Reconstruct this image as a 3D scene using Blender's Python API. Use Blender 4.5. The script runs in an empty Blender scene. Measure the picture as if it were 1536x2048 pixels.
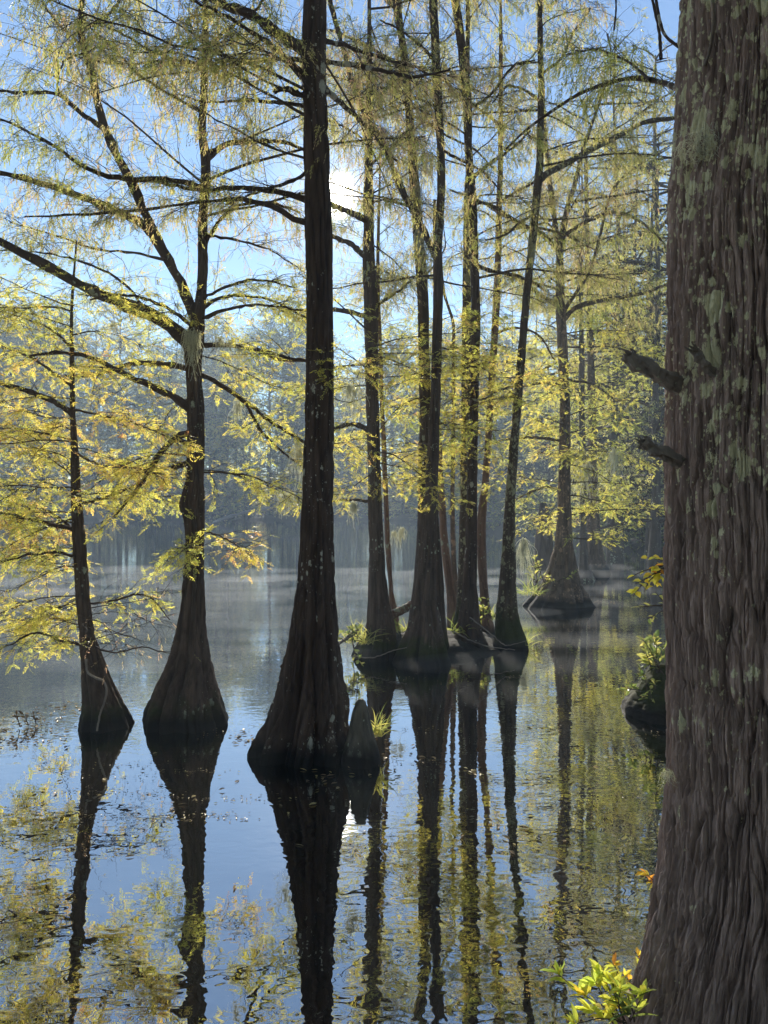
import bpy, math
import numpy as np

# ------------------------------------------------------------------ basics
F, H, YH, CX = 1520.0, 2.0, 1005.0, 768.0          # focal length (px of the 1536 px wide photo), eye height, horizon row
scene = bpy.context.scene
col = scene.collection

def P(px, py, Y):
    return np.array([(px - CX) / F * Y, Y, H - (py - YH) / F * Y])

def nrm(v):
    return v / np.maximum(np.linalg.norm(v, axis=-1, keepdims=True), 1e-9)

def _hash(ix, iy, iz, seed):
    h = (ix.astype(np.int64) * 374761393 + iy.astype(np.int64) * 668265263 + iz.astype(np.int64) * 2147483647 + seed * 974634777) & 0xFFFFFFFF
    h = ((h ^ (h >> 13)) * 1274126177) & 0xFFFFFFFF
    h = h ^ (h >> 16)
    return (h & 0xFFFFFF) / float(0xFFFFFF)

def vnoise(p, seed=0):
    i = np.floor(p).astype(np.int64)
    f = p - i
    f = f * f * (3 - 2 * f)
    r = 0
    for dx in (0, 1):
        wx = f[..., 0] if dx else 1 - f[..., 0]
        for dy in (0, 1):
            wy = f[..., 1] if dy else 1 - f[..., 1]
            for dz in (0, 1):
                wz = f[..., 2] if dz else 1 - f[..., 2]
                r = r + wx * wy * wz * _hash(i[..., 0] + dx, i[..., 1] + dy, i[..., 2] + dz, seed)
    return r

def fbm(p, seed=0, octv=3):
    a, s, t = 0, 1.0, 0
    for o in range(octv):
        a = a + s * vnoise(p * (2 ** o), seed + o * 17)
        t += s
        s *= 0.5
    return a / t

class MB:
    """collects quads / triangles with a material slot and a per-face tone"""
    def __init__(self):
        self.v, self.f, self.m, self.t, self.n = [], [], [], [], 0
    def add(self, v, f, mat=0, tone=0.5):
        v = np.asarray(v, float).reshape(-1, 3)
        f = np.asarray(f, np.int64)
        self.v.append(v)
        self.f.append(f + self.n)
        self.m.append(np.full(len(f), mat, np.int32))
        t = np.asarray(tone, float)
        self.t.append(np.full(len(f), float(t)) if t.ndim == 0 else t)
        self.n += len(v)
    def build(self, name, mats, parent=None, loc=None, smooth=True):
        v = np.concatenate(self.v)
        if loc is not None:
            v = v - np.asarray(loc)[None]
        me = bpy.data.meshes.new(name)
        me.vertices.add(len(v))
        me.vertices.foreach_set('co', v.ravel().astype(np.float32))
        tot = np.concatenate([np.full(len(f), f.shape[1], np.int32) for f in self.f])
        idx = np.concatenate([f.ravel() for f in self.f]).astype(np.int32)
        me.loops.add(len(idx))
        me.loops.foreach_set('vertex_index', idx)
        me.polygons.add(len(tot))
        st = np.zeros(len(tot), np.int32)
        st[1:] = np.cumsum(tot)[:-1]
        me.polygons.foreach_set('loop_start', st)
        me.polygons.foreach_set('loop_total', tot)
        me.polygons.foreach_set('material_index', np.concatenate(self.m))
        me.polygons.foreach_set('use_smooth', np.full(len(tot), smooth))
        for mt in (mats if isinstance(mats, (list, tuple)) else [mats]):
            me.materials.append(mt)
        me.update()
        me.validate()
        at = me.attributes.new('tone', 'FLOAT', 'FACE')
        t = np.concatenate(self.t).astype(np.float32)
        if len(t) == len(me.polygons):
            at.data.foreach_set('value', t)
        o = bpy.data.objects.new(name, me)
        col.objects.link(o)
        if parent is not None:
            o.parent = parent
        return o

def tag(o, label=None, cat=None, group=None, kind=None):
    if label: o['label'] = label
    if cat: o['category'] = cat
    if group: o['group'] = group
    if kind: o['kind'] = kind
    return o

def thing(name, loc, label, cat, group=None):
    o = bpy.data.objects.new(name, None)
    o.empty_display_size = 0.1
    col.objects.link(o)
    o.location = [float(c) for c in loc]
    return tag(o, label, cat, group)

# ------------------------------------------------------------------ materials
class NT:
    def __init__(self, name):
        self.mat = bpy.data.materials.new(name)
        self.mat.use_nodes = True
        self.t = self.mat.node_tree
        self.t.nodes.clear()
        self.out = self.n('ShaderNodeOutputMaterial')
    def n(self, typ, **kw):
        nd = self.t.nodes.new(typ)
        for k, v in kw.items():
            if k.startswith('i_'):
                key = k[2:].replace('_', ' ')
                nd.inputs[key].default_value = v
            else:
                setattr(nd, k, v)
        return nd
    def l(self, a, b):
        self.t.links.new(a, b)
    def coords(self, scale):
        tc = self.n('ShaderNodeTexCoord')
        mp = self.n('ShaderNodeMapping')
        mp.inputs['Scale'].default_value = scale
        self.l(tc.outputs['Object'], mp.inputs['Vector'])
        return mp.outputs['Vector'], tc
    def noise(self, vec, scale, detail=4, rough=0.6, dist=0.0):
        n = self.n('ShaderNodeTexNoise')
        n.inputs['Scale'].default_value = scale
        n.inputs['Detail'].default_value = detail
        n.inputs['Roughness'].default_value = rough
        n.inputs['Distortion'].default_value = dist
        self.l(vec, n.inputs['Vector'])
        return n.outputs['Fac']
    def ramp(self, fac, stops, interp='LINEAR'):
        r = self.n('ShaderNodeValToRGB')
        r.color_ramp.interpolation = interp
        e = r.color_ramp.elements
        while len(e) < len(stops): e.new(0.5)
        for el, (p, c) in zip(e, stops):
            el.position = p
            el.color = (*c, 1) if len(c) == 3 else c
        self.l(fac, r.inputs['Fac'])
        return r.outputs['Color']
    def math(self, op, a, b=None, clamp=False):
        m = self.n('ShaderNodeMath', operation=op, use_clamp=clamp)
        for i, x in enumerate((a, b)):
            if x is None: continue
            if isinstance(x, (int, float)): m.inputs[i].default_value = x
            else: self.l(x, m.inputs[i])
        return m.outputs[0]
    def mix(self, fac, a, b):
        m = self.n('ShaderNodeMix', data_type='RGBA')
        if isinstance(fac, (int, float)): m.inputs[0].default_value = fac
        else: self.l(fac, m.inputs[0])
        for s, x in ((6, a), (7, b)):
            if isinstance(x, tuple): m.inputs[s].default_value = (*x, 1)
            else: self.l(x, m.inputs[s])
        return m.outputs[2]

G = lambda v: (v, v, v)

def bark_mat(name, c0, c1, lichen=0.0, lichen_col=(0.30, 0.31, 0.22), scale=10.0, bump=0.5, moss=0.0, moss_h=0.5, wet=0.12, lich_z=None, dist=0.012, lich_f=26):
    k = NT(name)
    v, tc = k.coords((1, 1, 0.11))
    n1 = k.noise(v, scale, 6, 0.65, 0.3)
    n2 = k.noise(v, scale * 4, 4, 0.6)
    vb, _ = k.coords((1, 1, 1))
    nb = k.noise(vb, 1.7, 3)
    c = k.ramp(n1, [(0.3, c0), (0.72, c1)])
    c = k.mix(k.math('MULTIPLY', n2, 0.5), c, k.mix(nb, c0, c1))
    sep = k.n('ShaderNodeSeparateXYZ')
    k.l(tc.outputs['Object'], sep.inputs[0])
    at = k.n('ShaderNodeAttribute', attribute_name='tone')
    tn = k.math('ADD', k.math('MULTIPLY', at.outputs['Fac'], 1.3), 0.35)
    mu = k.n('ShaderNodeMix', data_type='RGBA', blend_type='MULTIPLY')
    mu.inputs[0].default_value = 1
    k.l(c, mu.inputs[6]); k.l(tn, mu.inputs[7])
    c = mu.outputs[2]
    if lichen > 0:
        v2, _ = k.coords((1, 1, 0.7))
        reg = k.noise(vb, 1.6, 3, 0.6)
        wob = k.math('MULTIPLY', k.math('SUBTRACT', k.noise(v2, lich_f * 0.9, 6, 0.8), 0.5), 2.3)
        base = k.math('ADD', k.math('MULTIPLY', reg, 1.9), lichen - 1.42)
        if lich_z:
            mr = k.n('ShaderNodeMapRange')
            for i, x in enumerate(lich_z): mr.inputs[1 + i].default_value = x
            k.l(sep.outputs[2], mr.inputs[0])
            base = k.math('ADD', base, mr.outputs[0])
        m = None
        for fq, g in ((lich_f * 0.45, 1.0), (lich_f, 0.9), (lich_f * 2.2, 0.7)):
            vo = k.n('ShaderNodeTexVoronoi')
            vo.inputs['Scale'].default_value = fq
            k.l(v2, vo.inputs['Vector'])
            hs = k.n('ShaderNodeSeparateColor')
            k.l(vo.outputs['Color'], hs.inputs[0])
            rad = k.math('MULTIPLY', k.math('ADD', base, k.math('MULTIPLY', hs.outputs[0], 0.55)), g)
            q = k.math('SUBTRACT', rad, k.math('ADD', k.math('MULTIPLY', vo.outputs['Distance'], 0.8), k.math('MULTIPLY', wob, 0.5)))
            q = k.ramp(q, [(0.0, G(0)), (0.05, G(1))])
            m = q if m is None else k.math('MAXIMUM', m, q)
        lc = k.mix(k.noise(v2, lich_f * 2, 4, 0.7), tuple(x * 0.5 for x in lichen_col), tuple(x * 1.4 for x in lichen_col))
        c = k.mix(m, c, lc)
    if moss > 0:
        nm = k.noise(vb, 6, 4)
        zz = k.math('MULTIPLY', sep.outputs[2], 1.0 / moss_h)
        m = k.math('SUBTRACT', k.math('ADD', nm, moss * 0.5), zz)
        m = k.ramp(m, [(0.25, G(0)), (0.6, G(1))])
        c = k.mix(m, c, k.mix(k.noise(vb, 30, 3), (0.018, 0.022, 0.006), (0.055, 0.062, 0.015)))
    if wet > 0:
        m = k.ramp(k.math('ADD', sep.outputs[2], k.math('MULTIPLY', k.noise(vb, 5, 2), 0.08)), [(wet, G(1)), (wet + 0.12, G(0))])
        c = k.mix(m, c, (0.012, 0.010, 0.008))
    p = k.n('ShaderNodeBsdfPrincipled')
    k.l(c, p.inputs['Base Color'])
    p.inputs['Roughness'].default_value = 0.9
    p.inputs['Specular IOR Level'].default_value = 0.2
    bp = k.n('ShaderNodeBump')
    bp.inputs['Strength'].default_value = bump
    bp.inputs['Distance'].default_value = dist
    k.l(k.math('ADD', n1, k.math('MULTIPLY', n2, 0.5)), bp.inputs['Height'])
    k.l(bp.outputs[0], p.inputs['Normal'])
    k.l(p.outputs[0], k.out.inputs['Surface'])
    return k.mat

def leaf_mat(name, stops, trans=0.68, tgain=1.5, gloss=0.04):
    k = NT(name)
    at = k.n('ShaderNodeAttribute', attribute_name='tone')
    c = k.ramp(at.outputs['Fac'], stops)
    d = k.n('ShaderNodeBsdfDiffuse')
    k.l(c, d.inputs['Color'])
    t = k.n('ShaderNodeBsdfTranslucent')
    g = k.n('ShaderNodeMix', data_type='RGBA', blend_type='MULTIPLY')
    g.inputs[0].default_value = 1
    k.l(c, g.inputs[6])
    g.inputs[7].default_value = (tgain, tgain, tgain * 0.9, 1)
    k.l(g.outputs[2], t.inputs['Color'])
    m = k.n('ShaderNodeMixShader')
    m.inputs[0].default_value = trans
    k.l(d.outputs[0], m.inputs[1]); k.l(t.outputs[0], m.inputs[2])
    gl = k.n('ShaderNodeBsdfGlossy')
    gl.inputs['Roughness'].default_value = 0.35
    m2 = k.n('ShaderNodeMixShader')
    m2.inputs[0].default_value = gloss
    k.l(m.outputs[0], m2.inputs[1]); k.l(gl.outputs[0], m2.inputs[2])
    k.l(m2.outputs[0], k.out.inputs['Surface'])
    return k.mat

BK = {}
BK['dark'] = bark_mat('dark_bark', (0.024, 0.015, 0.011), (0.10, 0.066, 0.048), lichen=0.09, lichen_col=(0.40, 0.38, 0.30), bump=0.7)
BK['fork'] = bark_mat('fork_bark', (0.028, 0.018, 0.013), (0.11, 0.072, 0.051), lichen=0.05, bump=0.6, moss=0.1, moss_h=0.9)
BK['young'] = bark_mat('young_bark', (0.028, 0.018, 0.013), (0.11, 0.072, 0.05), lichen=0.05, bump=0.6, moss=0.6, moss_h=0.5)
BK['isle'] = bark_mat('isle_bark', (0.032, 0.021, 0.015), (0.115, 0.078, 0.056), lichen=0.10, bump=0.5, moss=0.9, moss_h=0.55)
BK['speck'] = bark_mat('speckled_bark', (0.035, 0.025, 0.016), (0.125, 0.09, 0.063), lichen=0.34, lichen_col=(0.32, 0.30, 0.18), bump=0.5, moss=1.1, moss_h=0.8)
BK['red'] = bark_mat('reddish_bark', (0.08, 0.048, 0.033), (0.24, 0.15, 0.105), lichen=0.12, bump=0.4)
BK['cone'] = bark_mat('cone_bark', (0.05, 0.036, 0.026), (0.17, 0.125, 0.09), lichen=0.26, lichen_col=(0.30, 0.2, 0.13), bump=0.5, wet=0.18)
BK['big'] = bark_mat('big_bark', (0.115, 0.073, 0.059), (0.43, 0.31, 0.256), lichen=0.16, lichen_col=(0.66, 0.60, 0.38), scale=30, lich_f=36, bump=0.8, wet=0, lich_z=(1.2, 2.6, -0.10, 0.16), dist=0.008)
BK['far'] = bark_mat('far_bark', (0.05, 0.04, 0.03), (0.13, 0.10, 0.08), lichen=0.1, bump=0.2, wet=0)
BK['twig'] = bark_mat('twig_bark', (0.045, 0.03, 0.022), (0.11, 0.08, 0.06), bump=0.0, wet=0)
BK['dead'] = bark_mat('dead_wood', (0.08, 0.066, 0.055), (0.34, 0.28, 0.23), lichen=0.1, bump=0.7, wet=0)

LF = {}
LF['yellow'] = leaf_mat('yellow_leaf', [(0.0, (0.20, 0.25, 0.06)), (0.35, (0.42, 0.44, 0.10)), (0.65, (0.62, 0.53, 0.10)), (0.85, (0.62, 0.44, 0.13)), (1.0, (0.45, 0.21, 0.09))])
LF['tassel'] = leaf_mat('olive_leaf', [(0.0, (0.20, 0.24, 0.05)), (0.4, (0.42, 0.39, 0.12)), (0.7, (0.44, 0.33, 0.17)), (1.0, (0.38, 0.23, 0.16))], trans=0.6)
LF['far'] = leaf_mat('far_leaf', [(0.0, (0.05, 0.08, 0.04)), (0.4, (0.17, 0.20, 0.07)), (0.7, (0.42, 0.41, 0.13)), (1.0, (0.60, 0.48, 0.15))], trans=0.66)
LF['wood'] = leaf_mat('wood_leaf', [(0.0, (0.16, 0.19, 0.07)), (0.5, (0.40, 0.38, 0.13)), (1.0, (0.55, 0.44, 0.15))], trans=0.6)
LF['green'] = leaf_mat('green_leaf', [(0.0, (0.06, 0.10, 0.03)), (0.5, (0.17, 0.20, 0.055)), (1.0, (0.38, 0.34, 0.10))])
LF['moss'] = leaf_mat('moss_strand', [(0.0, (0.40, 0.40, 0.33)), (1.0, (0.70, 0.69, 0.60))], trans=0.62)
LF['maple'] = leaf_mat('maple_leaf', [(0.0, (0.50, 0.58, 0.10)), (0.5, (0.65, 0.52, 0.06)), (0.8, (0.62, 0.28, 0.04)), (1.0, (0.45, 0.10, 0.05))])
LF['litter'] = leaf_mat('litter_leaf', [(0.0, (0.10, 0.07, 0.04)), (0.6, (0.24, 0.17, 0.09)), (1.0, (0.45, 0.36, 0.15))], trans=0.1, gloss=0.03)

# ------------------------------------------------------------------ geometry helpers
def tubes(mb, pts, rad, sides=5, mat=0, tone=0.5, cap=True):
    pts = np.asarray(pts, float); rad = np.asarray(rad, float)
    if pts.ndim == 2: pts, rad = pts[None], rad[None]
    B, n, _ = pts.shape
    t = nrm(np.gradient(pts, axis=1))
    mt = np.abs(nrm(pts[:, -1] - pts[:, 0]))
    ref = np.where(mt[:, 2:3] > 0.8, np.array([[1.0, 0.2, 0.0]]), np.array([[0.05, 0.1, 1.0]]))
    a = nrm(np.cross(t, ref[:, None]))
    b = np.cross(t, a)
    ang = np.arange(sides) / sides * 2 * np.pi
    v = pts[:, :, None] + rad[:, :, None, None] * (a[:, :, None] * np.cos(ang)[None, None, :, None] + b[:, :, None] * np.sin(ang)[None, None, :, None])
    i = np.arange(n - 1)[:, None] * sides; j = np.arange(sides)[None]; j2 = (j + 1) % sides
    f = np.stack([i + j, i + j2, i + sides + j2, i + sides + j], -1).reshape(-1, 4)
    fa = (np.arange(B)[:, None, None] * (n * sides) + f[None]).reshape(-1, 4)
    tn = np.asarray(tone, float)
    if tn.ndim: tn = np.repeat(tn, len(f))
    mb.add(v, fa, mat, tn)
    if cap and B == 1 and sides > 4:
        mb.add(np.concatenate([v[0, -1], pts[0, -1:]]), [[q, (q + 1) % sides, sides] for q in range(sides)], mat, 0.5)

def grow(rng, start, d, length, n, wander, droop):
    B = len(start)
    step = np.broadcast_to(np.asarray(length, float), (B,)) / (n - 1)
    pts = [start]; d = nrm(d)
    for i in range(1, n):
        d = nrm(d + wander * rng.normal(size=(B, 3)) + np.array([0, 0, -1.0]) * droop)
        pts.append(pts[-1] + d * step[:, None])
    return np.stack(pts, 1)

def sample(pts, par, t):
    n = pts.shape[1]
    x = np.clip(t, 0, 0.9999) * (n - 1)
    i = x.astype(int); f = (x - i)[:, None]
    a, b = pts[par, i], pts[par, i + 1]
    return a * (1 - f) + b * f, nrm(b - a)

def lateral(rng, tan, flat=0.35):
    s = np.cross(tan, np.array([0, 0, 1.0])) * rng.choice([-1, 1], size=(len(tan), 1))
    return nrm(nrm(s + 1e-4) + flat * rng.normal(size=tan.shape))

def sprays(mb, rng, pos, rd, sd, L, nb, bl, bw, ang, mat, tone):
    S = len(pos)
    if S == 0: return
    L = np.broadcast_to(np.asarray(L, float), (S,))
    nn = nrm(np.cross(rd, sd) + 0.35 * rng.normal(size=(S, 3)))
    V, T = [], []
    for j in range(nb):
        tt = 0.1 + 0.9 * j / max(nb - 1, 1)
        p = pos + rd * (L * tt)[:, None]
        if j == nb - 1:
            d = nrm(rd + 0.15 * rng.normal(size=(S, 3)))
        else:
            s = 1 if j % 2 else -1
            d = nrm(rd * math.cos(ang) + sd * s * math.sin(ang) + 0.22 * rng.normal(size=(S, 3)))
        w = nrm(np.cross(d, nn))
        q = (bl * rng.uniform(0.7, 1.2, S) * (1 - 0.35 * abs(tt - 0.4)))[:, None]
        ww = bw * rng.uniform(0.75, 1.25, S)[:, None] * 0.5
        V.append(np.stack([p, p + d * q * 0.45 + w * ww, p + d * q, p + d * q * 0.45 - w * ww], 1))
        T.append(np.clip(tone + rng.normal(0, 0.07, S), 0, 1))
    v = np.concatenate(V)
    mb.add(v, np.arange(len(v) * 4).reshape(-1, 4), mat, np.concatenate(T))

STY = {
    # twigs per m of limb, twig length, subtwigs per twig, sub length, sprays per m, spray length, blades, blade len, blade width, blade angle
    'yellow': dict(tw=13, tl=0.42, sub=5, sl=0.2, sp=17, L=0.09, nb=13, bl=0.025, bw=0.0075, ang=1.0, droop=0.35, lat=1.0, mat='yellow', tone=(0.55, 0.17)),
    'tassel': dict(tw=10.5, tl=0.62, sub=5, sl=0.30, sp=18, L=0.10, nb=8, bl=0.032, bw=0.0068, ang=0.4, droop=2.2, lat=0.5, mat='tassel', tone=(0.45, 0.22)),
    'bare': dict(tw=6, tl=0.5, sub=3, sl=0.25, sp=4, L=0.06, nb=5, bl=0.034, bw=0.007, ang=0.5, droop=1.5, lat=0.5, mat='tassel', tone=(0.6, 0.2)),
}

def foliage(mb, rng, limbs, style, dens=1.0, big=1.0, t0=0.12, leafslot=1, tone=None, twr=1.0, keep=None):
    """twigs (slot 0) and leaves (slot 1) along limb polylines of shape (B, n, 3)"""
    s = STY[style]
    B = len(limbs)
    if B == 0: return
    ll = np.linalg.norm(np.diff(limbs, axis=1), axis=2).sum(1)
    cnt = np.maximum(1, (ll * s['tw'] * dens + rng.random(B)).astype(int))
    par = np.repeat(np.arange(B), cnt)
    t = t0 + (1 - t0) * rng.random(len(par))
    p, tan = sample(limbs, par, t)
    d = nrm(tan * rng.uniform(0.4, 1.0, (len(p), 1)) + lateral(rng, tan, 0.45) * 0.8 + np.array([0, 0, 0.12]))
    tl = s['tl'] * big * rng.uniform(0.45, 1.2, len(p)) * (1.1 - 0.5 * t)
    tw = grow(rng, p, d, tl, 6, 0.16, 0.05)
    r0 = 0.0035 * big * twr * rng.uniform(0.7, 1.3, len(p))
    tubes(mb, tw, r0[:, None] * np.linspace(1, 0.35, 6)[None], 3, 0)
    par2 = np.repeat(np.arange(len(tw)), s['sub'])
    t2 = 0.15 + 0.85 * rng.random(len(par2))
    p2, tan2 = sample(tw, par2, t2)
    d2 = nrm(tan2 * 0.7 + lateral(rng, tan2, 0.5) + np.array([0, 0, -0.05]))
    sw = grow(rng, p2, d2, s['sl'] * big * rng.uniform(0.4, 1.2, len(p2)), 4, 0.2, 0.08)
    tubes(mb, sw, (0.0018 * big * twr) * np.linspace(1, 0.5, 4)[None].repeat(len(sw), 0), 3, 0)
    # leaf sprays on twigs and subtwigs; some twigs are bare
    base = s['tone'] if tone is None else tone
    ltone = rng.normal(base[0], base[1], B)
    for arr, prn, k in ((tw, par, 0.6), (sw, par[par2], 1.0)):
        lens = np.linalg.norm(np.diff(arr, axis=1), axis=2).sum(1)
        alive = (rng.random(len(arr)) > 0.14)
        c = (lens * s['sp'] / big * k * alive + rng.random(len(arr)) * alive).astype(int)
        q = np.repeat(np.arange(len(arr)), c)
        if len(q) == 0: continue
        pos, tg = sample(arr, q, 0.1 + 0.9 * rng.random(len(q)))
        if keep is not None:
            m = keep(pos)
            pos, tg, q = pos[m], tg[m], q[m]
        la = lateral(rng, tg, 0.3)
        rd = nrm(tg * 0.8 + la * s['lat'] + np.array([0, 0, -1.0]) * s['droop'] * rng.uniform(0.3, 1.3, (len(q), 1)) + 0.2 * rng.normal(size=pos.shape))
        sd = nrm(np.cross(rd, np.array([0, 0, 1.0])) + 0.4 * rng.normal(size=pos.shape))
        to = np.clip(0.6 * ltone[prn[q]] + 0.4 * base[0] + rng.normal(0, base[1] * 0.7, len(q)), 0, 1)
        sprays(mb, rng, pos, rd, sd, s['L'] * big * rng.uniform(0.6, 1.3, len(q)), s['nb'], s['bl'] * big, s['bw'] * big, s['ang'], leafslot, to)

STY['olive'] = dict(STY['yellow'], tw=12, droop=0.9, mat='tassel', tone=(0.18, 0.14))

def clumps(seed):
    return lambda p: vnoise(p * 1.5, seed) > 0.56

def smooth_poly(pts, n):
    pts = np.asarray(pts, float)
    seg = np.linalg.norm(np.diff(pts[:, :3], axis=0), axis=1)
    u = np.concatenate([[0], np.cumsum(seg)]); u /= u[-1]
    m = np.gradient(pts, u, axis=0) if len(pts) > 2 else np.repeat((pts[1:] - pts[:-1]), 2, 0)
    x = np.linspace(0, 1, n)
    i = np.clip(np.searchsorted(u, x, 'right') - 1, 0, len(u) - 2)
    h = (u[i + 1] - u[i]); t = ((x - u[i]) / h)[:, None]; h = h[:, None]
    return ((2 * t**3 - 3 * t**2 + 1) * pts[i] + (t**3 - 2 * t**2 + t) * h * m[i] + (-2 * t**3 + 3 * t**2) * pts[i + 1] + (t**3 - t**2) * h * m[i + 1])

def trunk_rings(Y, prof, n, ext=0.35):
    """prof: (row, left px, right px) from base to top -> z, x centre, radius sampled at n heights"""
    a = np.array(prof, float)
    z = H - (a[:, 0] - YH) / F * Y
    xc = ((a[:, 1] + a[:, 2]) / 2 - CX) / F * Y
    r = (a[:, 2] - a[:, 1]) / 2 / F * Y
    q = np.stack([xc, z, r], 1)
    if z[0] > 0.02:
        pass
    q = np.concatenate([[[q[0, 0], min(-ext, q[0, 1] - 0.1), q[0, 2] * 1.04]], q])
    s = smooth_poly(q, n)
    s[:, 2] = np.maximum(s[:, 2], 0.004)
    return s[:, 1], s[:, 0], s[:, 2]

def trunk_mesh(mb, Y, prof, rng, n=160, sides=40, lobes=7, flute=0.16, bamp=0.006, bfreq=22, wob=0.006, seed=1, ydrift=0.0, furrow=1.0):
    z, x, r = trunk_rings(Y, prof, n)
    wob_x = (vnoise(np.stack([z * 1.6, z * 0 + seed, z * 0], -1), seed) - 0.5) * wob
    th = np.arange(sides) / sides * 2 * np.pi
    rmid = np.median(r)
    fl = np.clip((r / rmid - 1.05) / 1.2, 0, 1)[:, None] * flute
    Z = z[:, None] + 0 * th[None]
    warp = (vnoise(np.stack([np.cos(th)[None] * 1.5 + 0 * Z, np.sin(th)[None] * 1.5 + 0 * Z, Z * 1.2], -1), seed + 3) - 0.5) * 1.4
    lob = np.abs(np.cos((th[None] + warp * 0.5) * lobes / 2 + seed)) ** 0.7
    lob2 = np.abs(np.cos((th[None] - warp * 0.6) * (lobes * 2 + 1) / 2 + seed * 2.3)) ** 0.8
    R = r[:, None] * (1 + fl * (lob - 0.95) * 1.5 + fl * 0.5 * (lob2 - 0.9))
    cx, cy = np.cos(th)[None] * R, np.sin(th)[None] * R
    q = np.stack([cx * bfreq, cy * bfreq, Z * bfreq * 0.09], -1)
    n1 = np.abs(2 * vnoise(q, seed + 11) - 1)
    n2 = np.abs(2 * vnoise(q * 2.3 + 5, seed + 12) - 1)
    big = fbm(np.stack([cx * 5, cy * 5, Z * 1.5], -1), seed + 15, 2) - 0.5
    amp = np.minimum(bamp, r * 0.12)[:, None]
    crack = np.clip(n1 / 0.3, 0, 1)
    plate = vnoise(q * 1.4 + 9, seed + 13)
    R = R + amp * (crack * 1.3 * furrow + np.clip(n2 / 0.3, 0, 1) * 0.5 + np.floor(plate * 4) * 0.18 - 1.7) + big * r[:, None] * (0.08 + fl * 0.5)
    tone = np.clip(0.15 + 0.35 * crack + 0.55 * plate * vnoise(q * 2.9 + 3, seed + 14) + 0.25 * (vnoise(q * 0.5, seed + 16) - 0.3), 0, 1)
    yc = Y + ydrift * (z - z[0]) + wob_x * 0.7
    V = np.stack([(x + wob_x)[:, None] + np.cos(th)[None] * R, yc[:, None] + np.sin(th)[None] * R, Z + 0 * R], -1)
    i = np.arange(n - 1)[:, None] * sides; j = np.arange(sides)[None]; j2 = (j + 1) % sides
    mb.add(V, np.stack([i + j, i + j2, i + sides + j2, i + sides + j], -1).reshape(-1, 4), 0, tone[:-1].ravel())
    k = (n - 1) * sides
    top = np.array([[x[-1], yc[-1], z[-1]]])
    mb.add(np.concatenate([V[-1], top]), [[q, (q + 1) % sides, sides] for q in range(sides)], 0)
    return z, x + wob_x, r, yc

class Tree:
    def __init__(self, label, Y, prof, bark, seed, name='cypress_tree', group=None, **kw):
        self.rng = np.random.default_rng(seed)
        self.Y = Y
        mb = MB()
        self.z, self.x, self.r, self.yc = trunk_mesh(mb, Y, prof, self.rng, seed=seed, **kw)
        i0 = int(np.argmin(np.abs(self.z)))
        self.loc = np.array([self.x[i0], Y, 0.0])
        self.root = thing(name, self.loc, label, 'tree', group)
        self.bark = BK[bark]
        mb.build('trunk', self.bark, self.root, self.loc)
        self.cr = MB()
        self.leaf = 'yellow'
        self.slots = [BK['twig'], LF['yellow'], LF['tassel']]
    def at(self, z):
        return np.array([np.interp(z, self.z, self.x), np.interp(z, self.z, self.yc), z]), float(np.interp(z, self.z, self.r))
    def limb(self, pts, w0, w1, dY=0.0, style=None, dens=1.0, name='limb', n=22, kn=1.0, Y0=None, t0=0.1, keep=None):
        Y0 = self.Y if Y0 is None else Y0
        a = np.array(pts, float)
        u = np.concatenate([[0], np.cumsum(np.hypot(*np.diff(a, axis=0).T))]); u /= u[-1]
        w = np.array([P(q[0], q[1], Y0 + dY * uu) for q, uu in zip(a, u)])
        s = smooth_poly(w, n)
        s[1:-1] += self.rng.normal(0, 0.004, (n - 2, 3)) * kn
        rad = np.linspace(w0, w1, n) / 2 / F * (Y0 + dY * np.linspace(0, 1, n))
        rad = rad * (1 + 0.12 * self.rng.normal(size=n) * kn)
        rad[0] *= 1.25
        mb = MB()
        tubes(mb, s, rad, 9, 0)
        mb.build(name, self.bark, self.root, self.loc)
        if style:
            foliage(self.cr, self.rng, s[None], style, dens, 1.0, t0, 2 if STY[style]['mat'] == 'tassel' else 1, keep=keep)
            if style == 'tassel':
                foliage(self.cr, self.rng, s[None], 'olive', dens * 0.55, 1.0, 0.3, 2, keep=clumps(3))
        return s
    def auto(self, count, z0, z1, length, style, dens=1.0, up=(0.0, 0.45), droop=0.03, r=0.012, big=1.0, azim=None, tone=None, keep=None):
        rng = self.rng
        z = rng.uniform(z0, z1, count)
        st = np.array([self.at(q)[0] for q in z])
        if azim is None:
            az = rng.uniform(0, 2 * np.pi, count)
        else:
            az = rng.choice(azim, count) + rng.normal(0, 0.45, count)
        ua = rng.uniform(up[0], up[1], count)
        d = np.stack([np.cos(az) * np.cos(ua), np.sin(az) * np.cos(ua), np.sin(ua)], 1)
        L = rng.uniform(*length, count)
        lb = grow(rng, st, d, L, 10, 0.09, droop)
        rr = r * np.sqrt(L / 1.2) * rng.uniform(0.7, 1.2, count)
        tubes(self.cr, lb, rr[:, None] * np.linspace(1, 0.3, 10)[None], 5, 0)
        foliage(self.cr, rng, lb, style, dens, big, 0.12, 2 if STY[style]['mat'] == 'tassel' else 1, tone=tone, keep=keep)
        if style == 'tassel':
            foliage(self.cr, rng, lb, 'olive', dens * 0.22, big, 0.2, 2, keep=clumps(3))
    def done(self):
        if self.cr.v:
            self.cr.build('crown', self.slots, self.root, self.loc, smooth=False)

LR = (0.0, math.pi)

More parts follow.
